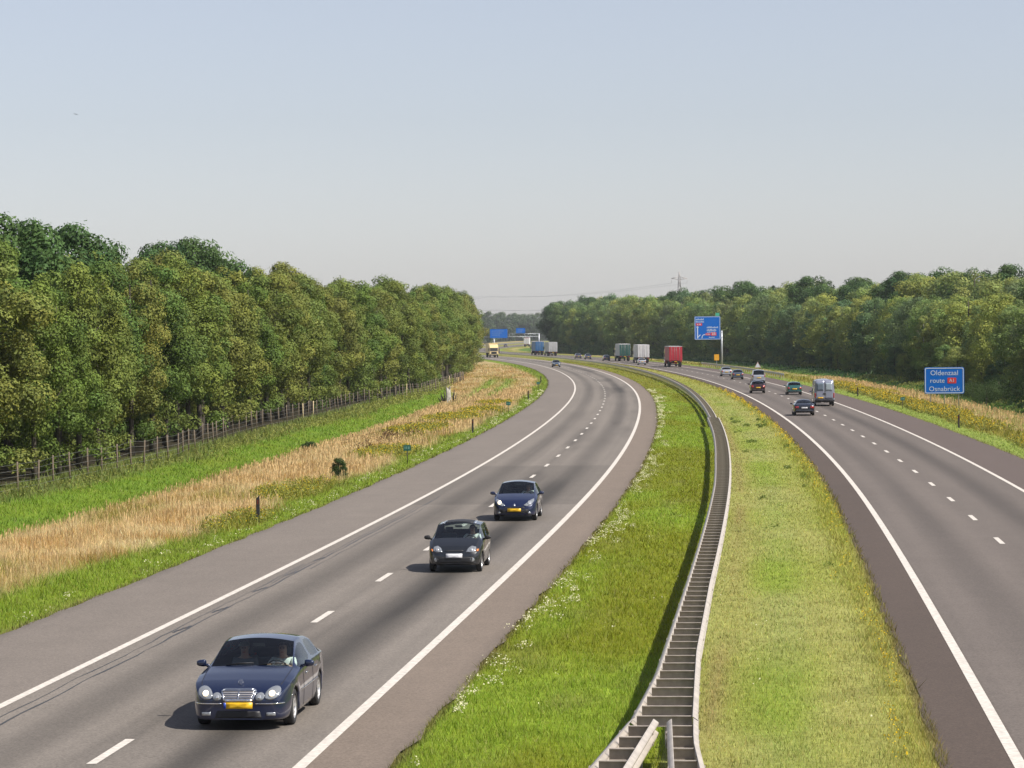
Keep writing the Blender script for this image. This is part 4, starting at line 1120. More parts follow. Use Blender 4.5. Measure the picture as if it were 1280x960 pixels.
person('driver in a white shirt with both hands at the wheel of the navy saloon', sal, SALOON, -1, 'shirt_white', 'hair')
person('passenger in a pale sun hat and grey top inside the navy saloon', sal, SALOON, 1, 'shirt_grey', 'hair_light', False, 'shirt_white')
person('driver in a white shirt inside the small black hatchback', hat, MONO, -1, 'shirt_white', 'hair')
person('driver in a pale shirt inside the bright blue hatchback', blu, HATCH, -1, 'shirt_white', 'hair')
# ------------------------------------------------------------------ central reservation guard rails
def rail_mesh(s0, s1, tf, out, ds=1.0, z0=0.0):
    """W-section beam along the road; tf(s) gives the outer face's t, out=-1 faces left, +1 faces right"""
    prof = [(0, .435), (.03, .455), (.078, .49), (.078, .525), (.028, .565), (.006, .593), (.028, .62), (.078, .66), (.078, .695), (.03, .73), (0, .75)]
    prof = [(o-.078, z) for o, z in prof]; inner = [(o-.010, z) for o, z in prof[::-1]]; sec = prof+inner
    n = max(2, int((s1-s0)/ds)+1); s = np.linspace(s0, s1, n); m = len(sec); V = []
    for si in s:
        t = tf(si); zz = float(gz(si, t))
        for o, z in sec:
            x, y = ST(si, t+out*o); V.append((float(x), float(y), zz+z+z0))
    Fc = []
    for i in range(n-1):
        for j in range(m):
            a, b = i*m+j, i*m+(j+1) % m; Fc.append((a, b, b+m, a+m) if out > 0 else (b, a, a+m, b+m))
    me = mesh_np('rail', V, Fc)
    return me
def guard(name, label, s0, s1, tl, tr, pitch=1.333, ds=1.0, post_every=3):
    root = thing(name, label, 'guard rail')
    base = Vector((*ST(s0, (tl(s0)+tr(s0))/2), 0)); root.location = base
    def put(nm, me, mt):
        o = obj(nm, me, M[mt], root); o.location = -base; return o
    put('rail', rail_mesh(s0, s1, tl, -1, ds), 'steel'); put('rail', rail_mesh(s0, s1, tr, 1, ds), 'steel')
    ks = np.arange(s0+.35, s1-.1, pitch); rest = bmesh.new(); posts_rest = bmesh.new(); nr = npst = 0
    for i, s in enumerate(ks):
        a, b = tl(s)+.085, tr(s)-.085; z = float(gz(s, (a+b)/2)); L_ = b-a
        bm = bmesh.new(); h2 = L_/2
        bm_box(bm, -h2, h2, 0, .012, .555, .735); bm_box(bm, -h2, h2, -.055, -.0005, .723, .735); bm_box(bm, -h2, h2, -.055, -.0005, .555, .567)
        mt = Matrix.Translation((*[float(q) for q in ST(s, (a+b)/2)], z)) @ Matrix.Rotation(heading(s), 4, 'Z')
        if i < 100:
            o = obj('spacer', bm, M['spacer'], root); o.matrix_parent_inverse = Matrix.Identity(4); o.location = mt.translation-base; o.rotation_euler = (0, 0, heading(s))
        else:
            bm.transform(mt); m2 = bpy.data.meshes.new('t'); bm.to_mesh(m2); bm.free(); rest.from_mesh(m2); bpy.data.meshes.remove(m2); nr += 1
        if i % post_every == 1:
            bm = bmesh.new(); bm_box(bm, -.05, .05, .02, .08, -.1, .60)
            if npst < 60:
                o = obj('post', bm, M['steel_dull'], root); o.location = mt.translation-base; o.rotation_euler = (0, 0, heading(s)); npst += 1
            else:
                bm.transform(mt); m2 = bpy.data.meshes.new('t'); bm.to_mesh(m2); bm.free(); posts_rest.from_mesh(m2); bpy.data.meshes.remove(m2)
    for s in np.arange(s0+1.2, min(s1, 200)-.5, 4.0):          # lapped joints of the beams
        for tf, o_ in ((tl, -1), (tr, 1)):
            t = tf(s); z = float(gz(s, t)); bm = bmesh.new()
            for za, zb_ in ((.487, .528), (.657, .698)): bm_box(bm, -.003 if o_ > 0 else -.006, .006 if o_ > 0 else .003, -.16, .16, za, zb_)
            for y in (-.11, .11):
                for zc in (.507, .677): bm_box(bm, *((.006, .016) if o_ > 0 else (-.016, -.006)), y-.014, y+.014, zc-.014, zc+.014)
            m2 = obj('joint_plate', bm, M['spacer'], root); m2.location = pos(s, t, z)-base; m2.rotation_euler = (0, 0, heading(s))
    if nr: kind(put('far_spacers', rest, 'spacer'), 'stuff')
    if npst >= 60: kind(put('far_posts', posts_rest, 'steel_dull'), 'stuff')
    return root
it = lambda xs, ys: (lambda s: float(np.interp(s, xs, ys)))
TL = it([20, 27, 96, 120, 160, 192], [8.78, 8.93, 8.90, 8.80, 8.78, 8.70]); TR = it([20, 25.8, 31, 47, 206], [9.92, 9.80, 9.70, 9.62, 9.60])
guard('guard_rail', 'double-sided steel guard rail with ladder-like spacers, long middle stretch of the central reservation', 20.6, 192, TL, TR)
guard('guard_rail', 'narrower steel guard rail curving away beyond the step in the central reservation', 192.6, 1150, it([192, 196, 600], [8.92, 8.88, 8.84]), it([192, 196, 600], [9.42, 9.46, 9.50]), ds=3)
guard('guard_rail', 'left branch where the guard rail forks at the bottom of the picture', -30, 20.4, it([-30, -12, 0, 14.4, 20.6], [6.6, 6.7, 7.45, 8.40, 8.78]), it([-30, -12, 0, 14, 20.4], [7.25, 7.35, 8.1, 9.02, 9.27]))
guard('guard_rail', 'right branch where the guard rail forks at the bottom of the picture', -30, 20.4, it([-30, -12, 0, 14.1, 20.4], [10.6, 10.5, 10.25, 9.66, 9.40]), it([-30, -12, 0, 14.3, 17.7, 20.6], [11.25, 11.15, 10.85, 10.2, 10.0, 9.92]))
# single rail on the right-hand verge before the large sign
root = thing('roadside_guard_rail', 'low steel guard rail on the right verge below the large blue sign', 'guard rail'); base = pos(400, 26.6); root.location = base
o = obj('rail', rail_mesh(400, 560, lambda s: 26.55, -1, 2.0), M['steel'], root); o.location = -base
for s in np.arange(401, 560, 4):
    bm = bmesh.new(); bm_box(bm, -.05, .05, -.03, .03, -.2, .70); p_ = obj('post', bm, M['steel_dull'], root); p_.location = pos(s, 26.66)-base; p_.rotation_euler = (0, 0, heading(s))

# ------------------------------------------------------------------ wire fence along the left wood
FT = it([60, 104, 142, 172, 197, 208, 258, 280, 320, 420], [-22.4, -22.4, -22.0, -24.0, -24.6, -24.0, -24.0, -22.9, -20.8, -19.0])
root = thing('wire_fence', 'wooden post and wire fence along the foot of the left wood', 'fence'); base = pos(60, -22.4); root.location = base
rng = np.random.default_rng(21); fs = np.arange(62, 412, 3.52)[:100]; pale = {44, 86, 107, 62}; tops = []
for i, s in enumerate(fs):
    t = FT(s)+rng.normal(0, .06); z = float(gz(s, t)); hgt = 1.45+rng.normal(0, .07); bm = bmesh.new()
    lean = (rng.normal(0, .035), rng.normal(0, .035))
    bm_tube(bm, [(0, 0, -.3), (lean[0]*hgt, lean[1]*hgt, hgt)], [.048, .042], 8)
    p_ = obj('post', bm, M['wood_pale' if i in (44-0, 46, 68, 87) else 'wood'], root); p_.location = pos(s, t, z)-base
    tops.append((pos(s, t, z), hgt))
for k in range(5):
    bm = bmesh.new(); f = .18+.19*k
    bm_tube(bm, [p+Vector((0.06, 0, h_*f)) for p, h_ in tops], .006, 4, False)
    w_ = obj('wire', bm, M['wire'], root); w_.location = -base

# ------------------------------------------------------------------ signs
def text_mesh(body, size, ext=.004, align='CENTER'):
    cu = bpy.data.curves.new('txt', 'FONT'); cu.body = body; cu.size = size; cu.extrude = ext; cu.align_x = align; cu.align_y = 'CENTER'; cu.resolution_u = 3
    o = bpy.data.objects.new('txt', cu); C.objects.link(o)
    dg = bpy.context.evaluated_depsgraph_get(); me = bpy.data.meshes.new_from_object(o.evaluated_get(dg))
    bpy.data.objects.remove(o); bpy.data.curves.remove(cu)
    for v in me.vertices: v.co = Vector((v.co.x, -v.co.z, v.co.y))        # stand it up, facing -Y
    return me
def rrect(x0, x1, z0, z1, r, n=5):
    out = []
    for cx, cz, a0 in ((x1-r, z0+r, -PI/2), (x1-r, z1-r, 0), (x0+r, z1-r, PI/2), (x0+r, z0+r, PI)):
        for k in range(n+1): a = a0+PI/2*k/n; out.append((cx+r*math.cos(a), cz+r*math.sin(a)))
    return out
def plate(outline, ya, yb):
    bm = bmesh.new(); vs = bm_poly(bm, outline, ya, yb)
    for v in vs: v.co = Vector((v.co.x, v.co.z, v.co.y))
    bmesh.ops.recalc_face_normals(bm, faces=bm.faces[:]); return bm
def ring_plate(o1, o2, ya, yb):
    bm = bmesh.new(); n = len(o1); q = [[bm.verts.new((p[0], y, p[1])) for p in o] for o in (o1, o2) for y in (ya, yb)]
    for i in range(n):
        j = (i+1) % n
        for a, b in ((0, 2), (2, 3), (3, 1), (1, 0)): bm.faces.new((q[a][i], q[a][j], q[b][j], q[b][i]))
    bmesh.ops.recalc_face_normals(bm, faces=bm.faces[:]); return bm
# the route sign on the right verge
sg = thing('road_sign', 'blue route sign reading Oldenzaal route A1 Osnabrück on three legs in the right verge', 'road sign')
W_, z0, z1 = 1.76, 1.12, 3.50
obj('sign_board', plate(rrect(-W_, W_, z0, z1, .16), 0, .05), M['sign_blue'], sg)
obj('border', ring_plate(rrect(-W_+.05, W_-.05, z0+.05, z1-.05, .14), rrect(-W_+.12, W_-.12, z0+.12, z1-.12, .10), -.012, -.0005), M['sign_white'], sg)
for body, sz, x, z in (('Oldenzaal', .62, 0, 2.98), ('route', .58, -.62, 2.30), ('Osnabrück', .62, 0, 1.55)):
    o = obj('lettering', text_mesh(body, sz), M['sign_white'], sg); o.location = (x, -.008, z)
pn = obj('route_panel', plate(rrect(.28, 1.06, 2.06, 2.56, .06), -.016, -.0005), M['sign_red'], sg)
o = obj('lettering', text_mesh('A1', .42), M['sign_white'], pn); o.location = (.67, -.022, 2.30)
for x in (-1.25, 0, 1.25):
    bm = bmesh.new(); bm_tube(bm, [(x, .09, -.6), (x, .09, 3.35)], .045, 8); obj('leg', bm, M['pole'], sg)
sg.location = pos(241.4, 30.7); sg.rotation_euler = (0, 0, heading(241)-.05)
# the large cantilever direction sign; its small print is unreadable in the photograph and stays as strokes
bs = thing('direction_sign', 'large blue direction sign with arrows, held high on a single grey pole', 'road sign')
U = .0115
def zp(a, b): return (a-535)*U-.20, 9.55-(b-195)*U          # photograph's sign raster -> metres on the board
x0, zt = zp(118, 195); x1, zb = zp(533, 568)
obj('sign_board', plate(rrect(x0, x1, zb, zt, .12), 0, .08), M['sign_blue'], bs)
obj('border', ring_plate(rrect(x0+.05, x1-.05, zb+.05, zt-.05, .10), rrect(x0+.13, x1-.13, zb+.13, zt-.13, .07), -.012, -.0005), M['sign_white'], bs)
def strokes(a0, a1, b0, b1, n, par, mt='sign_white'):
    rng = np.random.default_rng(int(a0+b0)); bm = bmesh.new(); xs = np.linspace(a0, a1, n+1)
    for i in range(n):
        if rng.random() < .08: continue
        xa, za = zp(xs[i]+.8, b1); xb, zb_ = zp(xs[i+1]-(xs[i+1]-xs[i])*.35, b0+(0 if rng.random() < .3 else (b1-b0)*.3)); bm_box(bm, xa, xb, -.014, -.0015, za, zb_)
    return obj('lettering', bm, M[mt], par)
strokes(140, 270, 228, 256, 8, bs); strokes(140, 275, 268, 292, 9, bs); strokes(315, 500, 358, 384, 11, bs); strokes(315, 470, 398, 428, 9, bs); strokes(320, 455, 437, 454, 9, bs); strokes(350, 440, 522, 540, 6, bs)
for a, b, c, d in ((140, 240, 304, 342), (296, 372, 464, 500), (382, 468, 452, 506)):
    xa, za = zp(a, d); xb, zb_ = zp(b, c); pn = obj('route_panel', plate(rrect(xa, xb, za, zb_, .05), -.014, -.0005), M['sign_red'], bs)
    bm = bmesh.new(); k = (xb-xa)/5
    for i in (1, 2.4, 3.4): bm_box(bm, xa+k*i, xa+k*i+k*.55, -.024, -.0145, za+.10, zb_-.10)
    obj('lettering', bm, M['sign_white'], pn)
bm = bmesh.new()
def bar(p, q, w_):
    (xa, za), (xb, zb_) = zp(*p), zp(*q); d = Vector((xb-xa, zb_-za)).normalized(); n_ = Vector((-d.y, d.x))*w_/2
    pts = [(xa-n_.x, za-n_.y), (xb-n_.x, zb_-n_.y), (xb+n_.x, zb_+n_.y), (xa+n_.x, za+n_.y)]
    m2 = bpy.data.meshes.new('t'); b2 = plate(pts, -.016, -.0015); b2.to_mesh(m2); b2.free(); bm.from_mesh(m2); bpy.data.meshes.remove(m2)
bar((166, 548), (166, 352), .20); bar((150, 372), (166, 350), .12); bar((182, 372), (166, 350), .12); bar((172, 528), (212, 488), .16)
obj('arrow', bm, M['sign_white'], bs); bm = bmesh.new()
bar((236, 548), (240, 512), .14); bar((240, 514), (258, 492), .14); bar((256, 492), (292, 486), .14)
obj('arrow', bm, M['sign_white'], bs)
xa, za = zp(455, 190); xb, zb_ = zp(520, 140)
obj('exit_plate', plate(rrect(xa, xb, za, zb_, .05), .01, .06), mat('plate_pale_green', (.06, .38, .25), .5), bs)
bm = bmesh.new(); bm_tube(bm, [(.02, .26, -.4), (.02, .26, 3.5), (.02, .26, 6.9)], [.20, .185, .17], 14); obj('pole', bm, M['pole'], bs)
for z in (5.6, 6.55):
    bm = bmesh.new(); bm_box(bm, x0+.3, .10, .085, .20, z-.07, z+.07); obj('cross_arm', bm, M['pole'], bs)
for x in (x0+.7, x0+2.4, x0+4.0):
    bm = bmesh.new(); bm_box(bm, x-.05, x+.05, .08, .14, zb+.1, zt-.1); obj('rib', bm, M['sign_back'], bs)
bs.location = pos(526.7, 27.5); bs.rotation_euler = (0, 0, heading(527)*.5)
# yellow diversion sign and pale warning triangle
ys = thing('diversion_sign', 'small orange yellow sign on a post just left of the large sign pole', 'road sign')
obj('sign_board', plate(rrect(-.45, .45, 1.45, 2.55, .06), 0, .03), M['sign_yellow'], ys); bm = bmesh.new(); bm_tube(bm, [(0, .06, -.4), (0, .06, 2.5)], .04, 8); obj('leg', bm, M['pole'], ys)
ys.location = pos(524, 26.3)
tri = thing('warning_sign', 'pale triangular warning sign in the right verge beyond the people carrier', 'road sign')
tp = [(-.55, .50), (.55, .50), (0, 1.48)]; tq = [(-.40, .59), (.40, .59), (0, 1.30)]
obj('sign_board', plate(tp, 0, .03), M['sign_white'], tri); obj('border', ring_plate(tp, tq, -.01, -.0005), mat('faded_red', (.52, .36, .34), .5), tri)
bm = bmesh.new(); bm_tube(bm, [(0, .06, -.4), (0, .06, 1.5)], .04, 8); obj('leg', bm, M['pole'], tri)
tri.location = pos(489, 30.4); tri.rotation_euler = (0, 0, heading(489))

# hectometre signs and reflector posts
hm = thing('distance_marker', '', 'road sign')
obj('sign_board', plate(rrect(-.20, .20, .72, 1.02, .02), 0, .02), M['sign_green'], hm)
bm = bmesh.new()
for x in (-.11, -.03, .06, .11): bm_box(bm, x-.018, x+.018, -.008, -.0005, .80, .94)
obj('lettering', bm, mat('marker_print', (.16, .32, .28), .6), hm)
bm = bmesh.new(); bm_tube(bm, [(0, .035, -.3), (0, .035, .98)], .022, 8); obj('post', bm, M['black'], hm)
HM = [(132.0, -7.7, 'green distance marker on the left verge, nearest of its row'), (230.4, -7.8, 'green distance marker on the left verge beside golden weeds, second of its row'), (332.2, -7.9, 'green distance marker on the left verge at the bend, third of its row'),
      (234.6, 26.4, 'dark green distance marker on the right verge below the blue route sign')]
gm = 'hectometre markers beside the motorway'
for i, (s, t, lb) in enumerate(HM):
    o = hm if i == 0 else dup(hm, (0, 0, 0), 0, lb, gm)
    o['label'] = lb; o['group'] = gm; o.location = pos(s, t, float(gz(s, t))); o.rotation_euler = (0, 0, heading(s))
rp = thing('reflector_post', '', 'marker post'); bm = bmesh.new()
bm_box(bm, -.065, .065, -.045, .045, -.3, .95, .012)
for v in bm.verts:
    if v.co.z > .9: v.co.z += .06*(v.co.x/.065)
obj('post', bm, M['rubber'], rp); bm = bmesh.new(); bm_box(bm, -.03, .03, -.052, -.0455, .68, .84); obj('reflector', bm, M['reflector'], rp)
gr_ = 'black reflector posts along the verges'
RP = [(82.7, -8.0, 'black reflector post on the left verge, nearest to the camera'), (181.5, -7.8, 'black reflector post on the left verge in golden weeds, second in its row'), (282.5, -7.9, 'black reflector post on the left verge before the bend, third in its row'), (383, -8.0, 'farthest black reflector post on the left verge at the bend'),
      (183.1, 26.2, 'black reflector post on the right verge below the blue route sign'), (284, 26.2, 'small black reflector post on the right verge ahead of the silver van')]
for i, (s, t, lb) in enumerate(RP):
    o = rp if i == 0 else dup(rp, (0, 0, 0), 0, lb, gr_)
    o['label'] = lb; o['group'] = gr_; o.location = pos(s, t, float(gz(s, t))); o.rotation_euler = (0, 0, heading(s))

# gantry in the distance
gy = thing('sign_gantry', 'distant grey gantry carrying two blue direction signs across the road', 'gantry')
for x, h_ in ((-12.2, 5.6), (10.2, 6.4), (-6.5, 5.4)):
    bm = bmesh.new(); bm_tube(bm, [(x, 0, -.5), (x, 0, h_)], .24, 8); obj('leg', bm, M['pole'], gy)
bm = bmesh.new()
for z in (5.25, 6.35): bm_tube(bm, [(-12.2, 0, z), (10.4, 0, z)] if z < 6 else [(-1.2, 0, z), (10.4, 0, z)], .10, 6)
for k in range(12): bm_tube(bm, [(-1.2+k*.96, 0, 5.25 if k % 2 else 6.35), (-1.2+(k+1)*.96, 0, 6.35 if k % 2 else 5.25)], .06, 5)
obj('beam', bm, M['pole'], gy)
for xa, xb, za, zb_ in ((-8.0, -1.5, 4.85, 8.15), (1.7, 5.1, 6.55, 8.45)):
    b_ = obj('sign_board', plate(rrect(xa, xb, za, zb_, .15), -.35, -.25), M['sign_blue'], gy)
    bm = bmesh.new()
    for k in range(3):
        zz = zb_-.7-k*.75
        if zz > za+.4: bm_box(bm, xa+.6, xa+(xb-xa)*(.80-.13*k), -.375, -.3515, zz-.12, zz+.12)
    bm_box(bm, (xa+xb)/2+.15, (xa+xb)/2+.28, -.375, -.3515, za+.25, zb_-.3)
    obj('lettering', bm, mat('faded_sign_print', (.10, .22, .50), .5), b_)
gy.location = (0, 1122, 0)

# electricity pylon and its lines
py = thing('pylon', 'steel lattice electricity pylon rising behind the right wood', 'pylon')
bm = bmesh.new(); lv = [(0, 3.2), (10, 2.5), (20, 1.7), (28, 1.1), (34, .8), (40, .55), (44.5, .12)]
for sx in (-1, 1):
    for sy_ in (-1, 1): bm_tube(bm, [(sx*r_, sy_*r_, z) for z, r_ in lv], .16, 5)
for (za, ra), (zb_, rb) in zip(lv, lv[1:]):
    for sx, sy_, ex, ey in ((-1, -1, 1, -1), (1, -1, 1, 1), (1, 1, -1, 1), (-1, 1, -1, -1)):
        bm_tube(bm, [(sx*ra, sy_*ra, za), (ex*rb, ey*rb, zb_)], .09, 4); bm_tube(bm, [(ex*ra, ey*ra, za), (sx*rb, sy_*rb, zb_)], .09, 4)
obj('mast', bm, M['steel_dull'], py)
for z, hw in ((40.4, 5.2), (29.0, 5.8)):
    bm = bmesh.new()
    for sx in (-1, 1):
        bm_tube(bm, [(sx*.3, 0, z+.9), (sx*hw, 0, z)], .2, 5); bm_tube(bm, [(sx*.3, 0, z-.9), (sx*hw, 0, z)], .2, 5); bm_tube(bm, [(sx*hw, 0, z), (sx*hw, 0, z-3.0)], .10, 5)
        bm_tube(bm, [(sx*hw*.5, 0, z+.45), (sx*hw*.5, 0, z-.45)], .08, 4)
    obj('cross_arm', bm, M['steel_dull'], py)
ang = math.atan2(150, 730); py.location = (108, 1936, 0); py.rotation_euler = (0, 0, ang)
wr = thing('power_lines', 'thin overhead power lines crossing the sky left of the pylon', 'power lines'); wr.location = (108, 1936, 0)
for z, hw, sag in ((37.4, 5.2, 3.2), (26.0, 5.8, 2.6)):
    for sx in (-1, 1):
        bm = bmesh.new(); dx, dy = -150/745, 730/745; pts = []
        for k in range(0, 53):
            d = k*25.0; ph = (d % 650)/650
            pts.append((dx*d+sx*hw*math.cos(ang), dy*d+sx*hw*math.sin(ang), z-4*sag*ph*(1-ph)))
        bm_tube(bm, pts, .05, 4, False); obj('wire', bm, M['line'], wr)

# pale broken stump with dead brushwood in the dry grass
st_ = thing('tree_stump', 'pale weathered broken tree stump standing in the dry grass', 'tree stump'); rng = np.random.default_rng(4)
bm = bmesh.new(); rings = []
for k in range(7):
    f = k/6; ring = []
    for j in range(12):
        a = j*PI/6; r_ = (.30-.10*f+.06*math.cos(3*a+1))*(1.25 if k == 0 else 1); zt_ = f*1.45+(0.28*math.sin(a*2+.6)+.12*rng.random() if k == 6 else 0)
        ring.append(bm.verts.new((math.cos(a)*r_-.05*f, math.sin(a)*r_, zt_-.1)))
    rings.append(ring)
for r0, r1 in zip(rings, rings[1:]):
    for j in range(12): bm.faces.new((r0[j], r0[(j+1) % 12], r1[(j+1) % 12], r1[j])).smooth = True
bm.faces.new(rings[-1]); obj('trunk', bm, M['bark_pale'], st_)
for (x, dx, h_) in ((-.45, -.35, .95), (-.6, -.2, .7), (-.35, -.1, 1.2), (.45, .15, 1.3), (.62, .25, 1.05), (.5, -.05, .9), (-.75, -.3, .5)):
    bm = bmesh.new(); bm_tube(bm, [(x, rng.normal(0, .2), -.1), (x+dx*.5, rng.normal(0, .2), h_*.55), (x+dx, rng.normal(0, .2), h_)], [.10, .07, .03], 7); obj('dead_branch', bm, M['bark'], st_)
st_.location = pos(277.8, -15.9, -.1)

# a bird far off in the sky
bd = bmesh.new()
bm_tube(bd, [(0, -.17, 0), (0, -.06, .01), (0, .08, .015), (0, .16, .0)], [.012, .05, .045, .02], 8)
for sx in (-1, 1):
    q = [bd.verts.new(p) for p in ((0, .08, .03), (sx*.20, .10, .10), (sx*.42, -.02, .02), (sx*.20, -.03, .09), (0, -.06, .02))]; b2 = [bd.verts.new((v.co.x, v.co.y, v.co.z-.012)) for v in q]
    bd.faces.new(q); bd.faces.new(b2[::-1])
    for i in range(5): bd.faces.new((q[i], q[(i+1) % 5], b2[(i+1) % 5], b2[i]))
bmesh.ops.recalc_face_normals(bd, faces=bd.faces[:])
b_ = obj('bird', bd, mat('bird_plumage', (.07, .07, .075), .8)); tag(b_, 'small dark bird gliding alone high in the sky at the left', 'bird')
b_.location = ((98-640)/F_PX*420, 420, CAM_H+(420.4-143)/F_PX*420); b_.rotation_euler = (0, .3, .5)
# ------------------------------------------------------------------ lorries
def lorry(name, label, s, t, onc, side_m, rear_m, roof_m=None, cab_m='paint_cream', detail_front=False, L=13.4, H=2.75, doors=True):
    r = thing(name, label, 'lorry'); z0 = 1.22; y1 = L/2; y0 = -L/2; w_ = 1.26
    bm = bmesh.new(); bm_box(bm, -w_, w_, y0, y1-2.6, z0, z0+H, .04)
    box = obj('trailer_box', bm, M[side_m], r)
    bm = bmesh.new()
    for a, b in ((-w_+.05, -.01), (.01, w_-.05)): bm_box(bm, a, b, y0-.035, y0-.003, z0+.06, z0+H-.10, .012)
    rd = obj('rear_door', bm, M[rear_m], r)
    bm = bmesh.new()
    for x in (-.75, -.18, .18, .75): bm_tube(bm, [(x, y0-.055, z0+.08), (x, y0-.055, z0+H-.12)], .022, 6)
    obj('locking_bar', bm, M['steel_dull'], rd)
    bm = bmesh.new(); bm_box(bm, -w_-.01, w_+.01, y0-.02, y1-2.58, z0+H-.10, z0+H+.015, .02)
    obj('roof', bm, M[roof_m or side_m], r)
    bm = bmesh.new(); bm_box(bm, -.55, .55, y0+.1, y1-2.2, .85, z0-.004); bm_box(bm, -1.15, 1.15, y0+.02, y0+.14, .46, .60); bm_box(bm, -.9, -.8, y0+.05, y0+.12, .58, .9); bm_box(bm, .8, .9, y0+.05, y0+.12, .58, .9)
    bm_box(bm, -1.2, 1.2, y0+.0, y0+.08, .98, 1.18)
    obj('chassis', bm, M['under'], r)
    sp = dict(wheel_r=.50, tyre_w=.34, axles=(y0+2.0, y0+3.35, y0+4.7, y1-1.15), track=2.1)
    add_wheels(r, sp, 8, 'steel_dull')
    for x in (-1.02, 1.02):
        bm = bmesh.new(); bm_box(bm, x-.2, x+.2, y0+1.28, y0+1.30, .25, .95); obj('mudflap', bm, M['black'], r)
    for x in (-1.0, 1.0):
        bm = bmesh.new(); bm_box(bm, x-.18, x+.18, y0-.03, y0-.002, 1.0, 1.14, .01); obj('tail_light', bm, M['lamp_red'], r)
    bm = bmesh.new(); bm_box(bm, -.26, .26, y0-.02, y0-.002, 1.02, 1.13); obj('number_plate', bm, M['plate_yellow'], r)
    # cab
    bm = bmesh.new(); prof = [(y1-2.3, .55), (y1-.05, .55), (y1, .75), (y1-.02, 1.75), (y1-.28, 2.75), (y1-.75, 3.3), (y1-2.2, 3.72), (y1-2.3, 3.6)]
    vs = bm_poly(bm, prof, -1.2, 1.2)
    for v in vs: v.co = Vector((v.co.z, v.co.x, v.co.y))
    bmesh.ops.recalc_face_normals(bm, faces=bm.faces[:]); bmesh.ops.bevel(bm, geom=bm.edges[:], offset=.07, segments=3, affect='EDGES')
    cab = obj('cab', bm, M[cab_m], r)
    def face(z): return float(np.interp(z, [.75, 1.75, 2.75], [y1, y1-.02, y1-.28]))
    def slab(nm, x0, x1, za, zb, m_, par, out=.03):
        b2 = bmesh.new(); q = [b2.verts.new((x, face(z)+o_, z)) for o_ in (-.02, out) for x, z in ((x0, za), (x1, za), (x1, zb), (x0, zb))]
        for f in ((0, 1, 2, 3), (7, 6, 5, 4), (0, 4, 5, 1), (1, 5, 6, 2), (2, 6, 7, 3), (3, 7, 4, 0)): b2.faces.new([q[i] for i in f])
        bmesh.ops.recalc_face_normals(b2, faces=b2.faces[:]); return obj(nm, b2, m_, par)
    slab('windscreen', -1.08, 1.08, 1.78, 2.66, M['glass_dark'] if False else M['black'], cab)
    slab('grille', -.75, .75, .98, 1.60, M['black'], cab); slab('bumper', -1.15, 1.15, .57, .80, M['black'], cab, .06)
    for x in (-.95, .95): slab('headlight', x-.17, x+.17, .84, 1.0, M['lamp_clear'], cab, .04)
    for x in (-1, 1):
        b2 = bmesh.new(); bm_box(b2, x*1.42-.11, x*1.42+.11, y1-.32, y1-.22, 1.9, 2.55, .03); bm_tube(b2, [(x*1.1, y1-.3, 2.5), (x*1.4, y1-.27, 2.5)], .03, 6); obj('wing_mirror', b2, M['black'], cab)
        b2 = bmesh.new(); bm_box(b2, x*1.205-.006, x*1.205+.006, y1-1.5, y1-.5, 1.8, 2.55); obj('side_window', b2, M['black'], cab)
    y = L/2
    place(r, s+(L/2 if True else 0), t, onc)
    return r
lorry('lorry', 'bright red lorry in the slow lane, left of the large blue sign', 545.7, 20.45, False, 'tarp_red', 'tarp_red', 'tarp_grey', 'paint_red')
lorry('lorry', 'lorry with a pale grey white rear between the red and the green lorries', 621.9, 20.3, False, 'tarp_white', 'tarp_white', None, 'paint_silver')
lorry('lorry', 'lorry with dark green rear doors and grey sides', 668, 20.3, False, 'tarp_grey', 'tarp_green', 'tarp_white', 'paint_teal')
lorry('lorry', 'pale grey lorry right behind the blue lorry', 836, 18.6, False, 'tarp_grey', 'tarp_grey', None, 'paint_silver')
lorry('lorry', 'bright blue lorry left of the pale grey lorry', 871, 18.4, False, 'tarp_blue', 'tarp_blue', None, 'paint_blue')
lorry('lorry', 'cream yellow lorry coming towards the camera on the left carriageway', 805, -1.0, True, 'tarp_cream', 'tarp_cream', None, 'paint_cream')
lorry('lorry', 'tiny red and white lorry far away below the gantry signs', 1560, 22.0, False, 'tarp_white', 'tarp_red', None, 'paint_red')
lorry('lorry', 'tiny pale lorry far away right of the red and white one', 1395, 30.0, False, 'tarp_white', 'tarp_white', None, 'paint_silver')
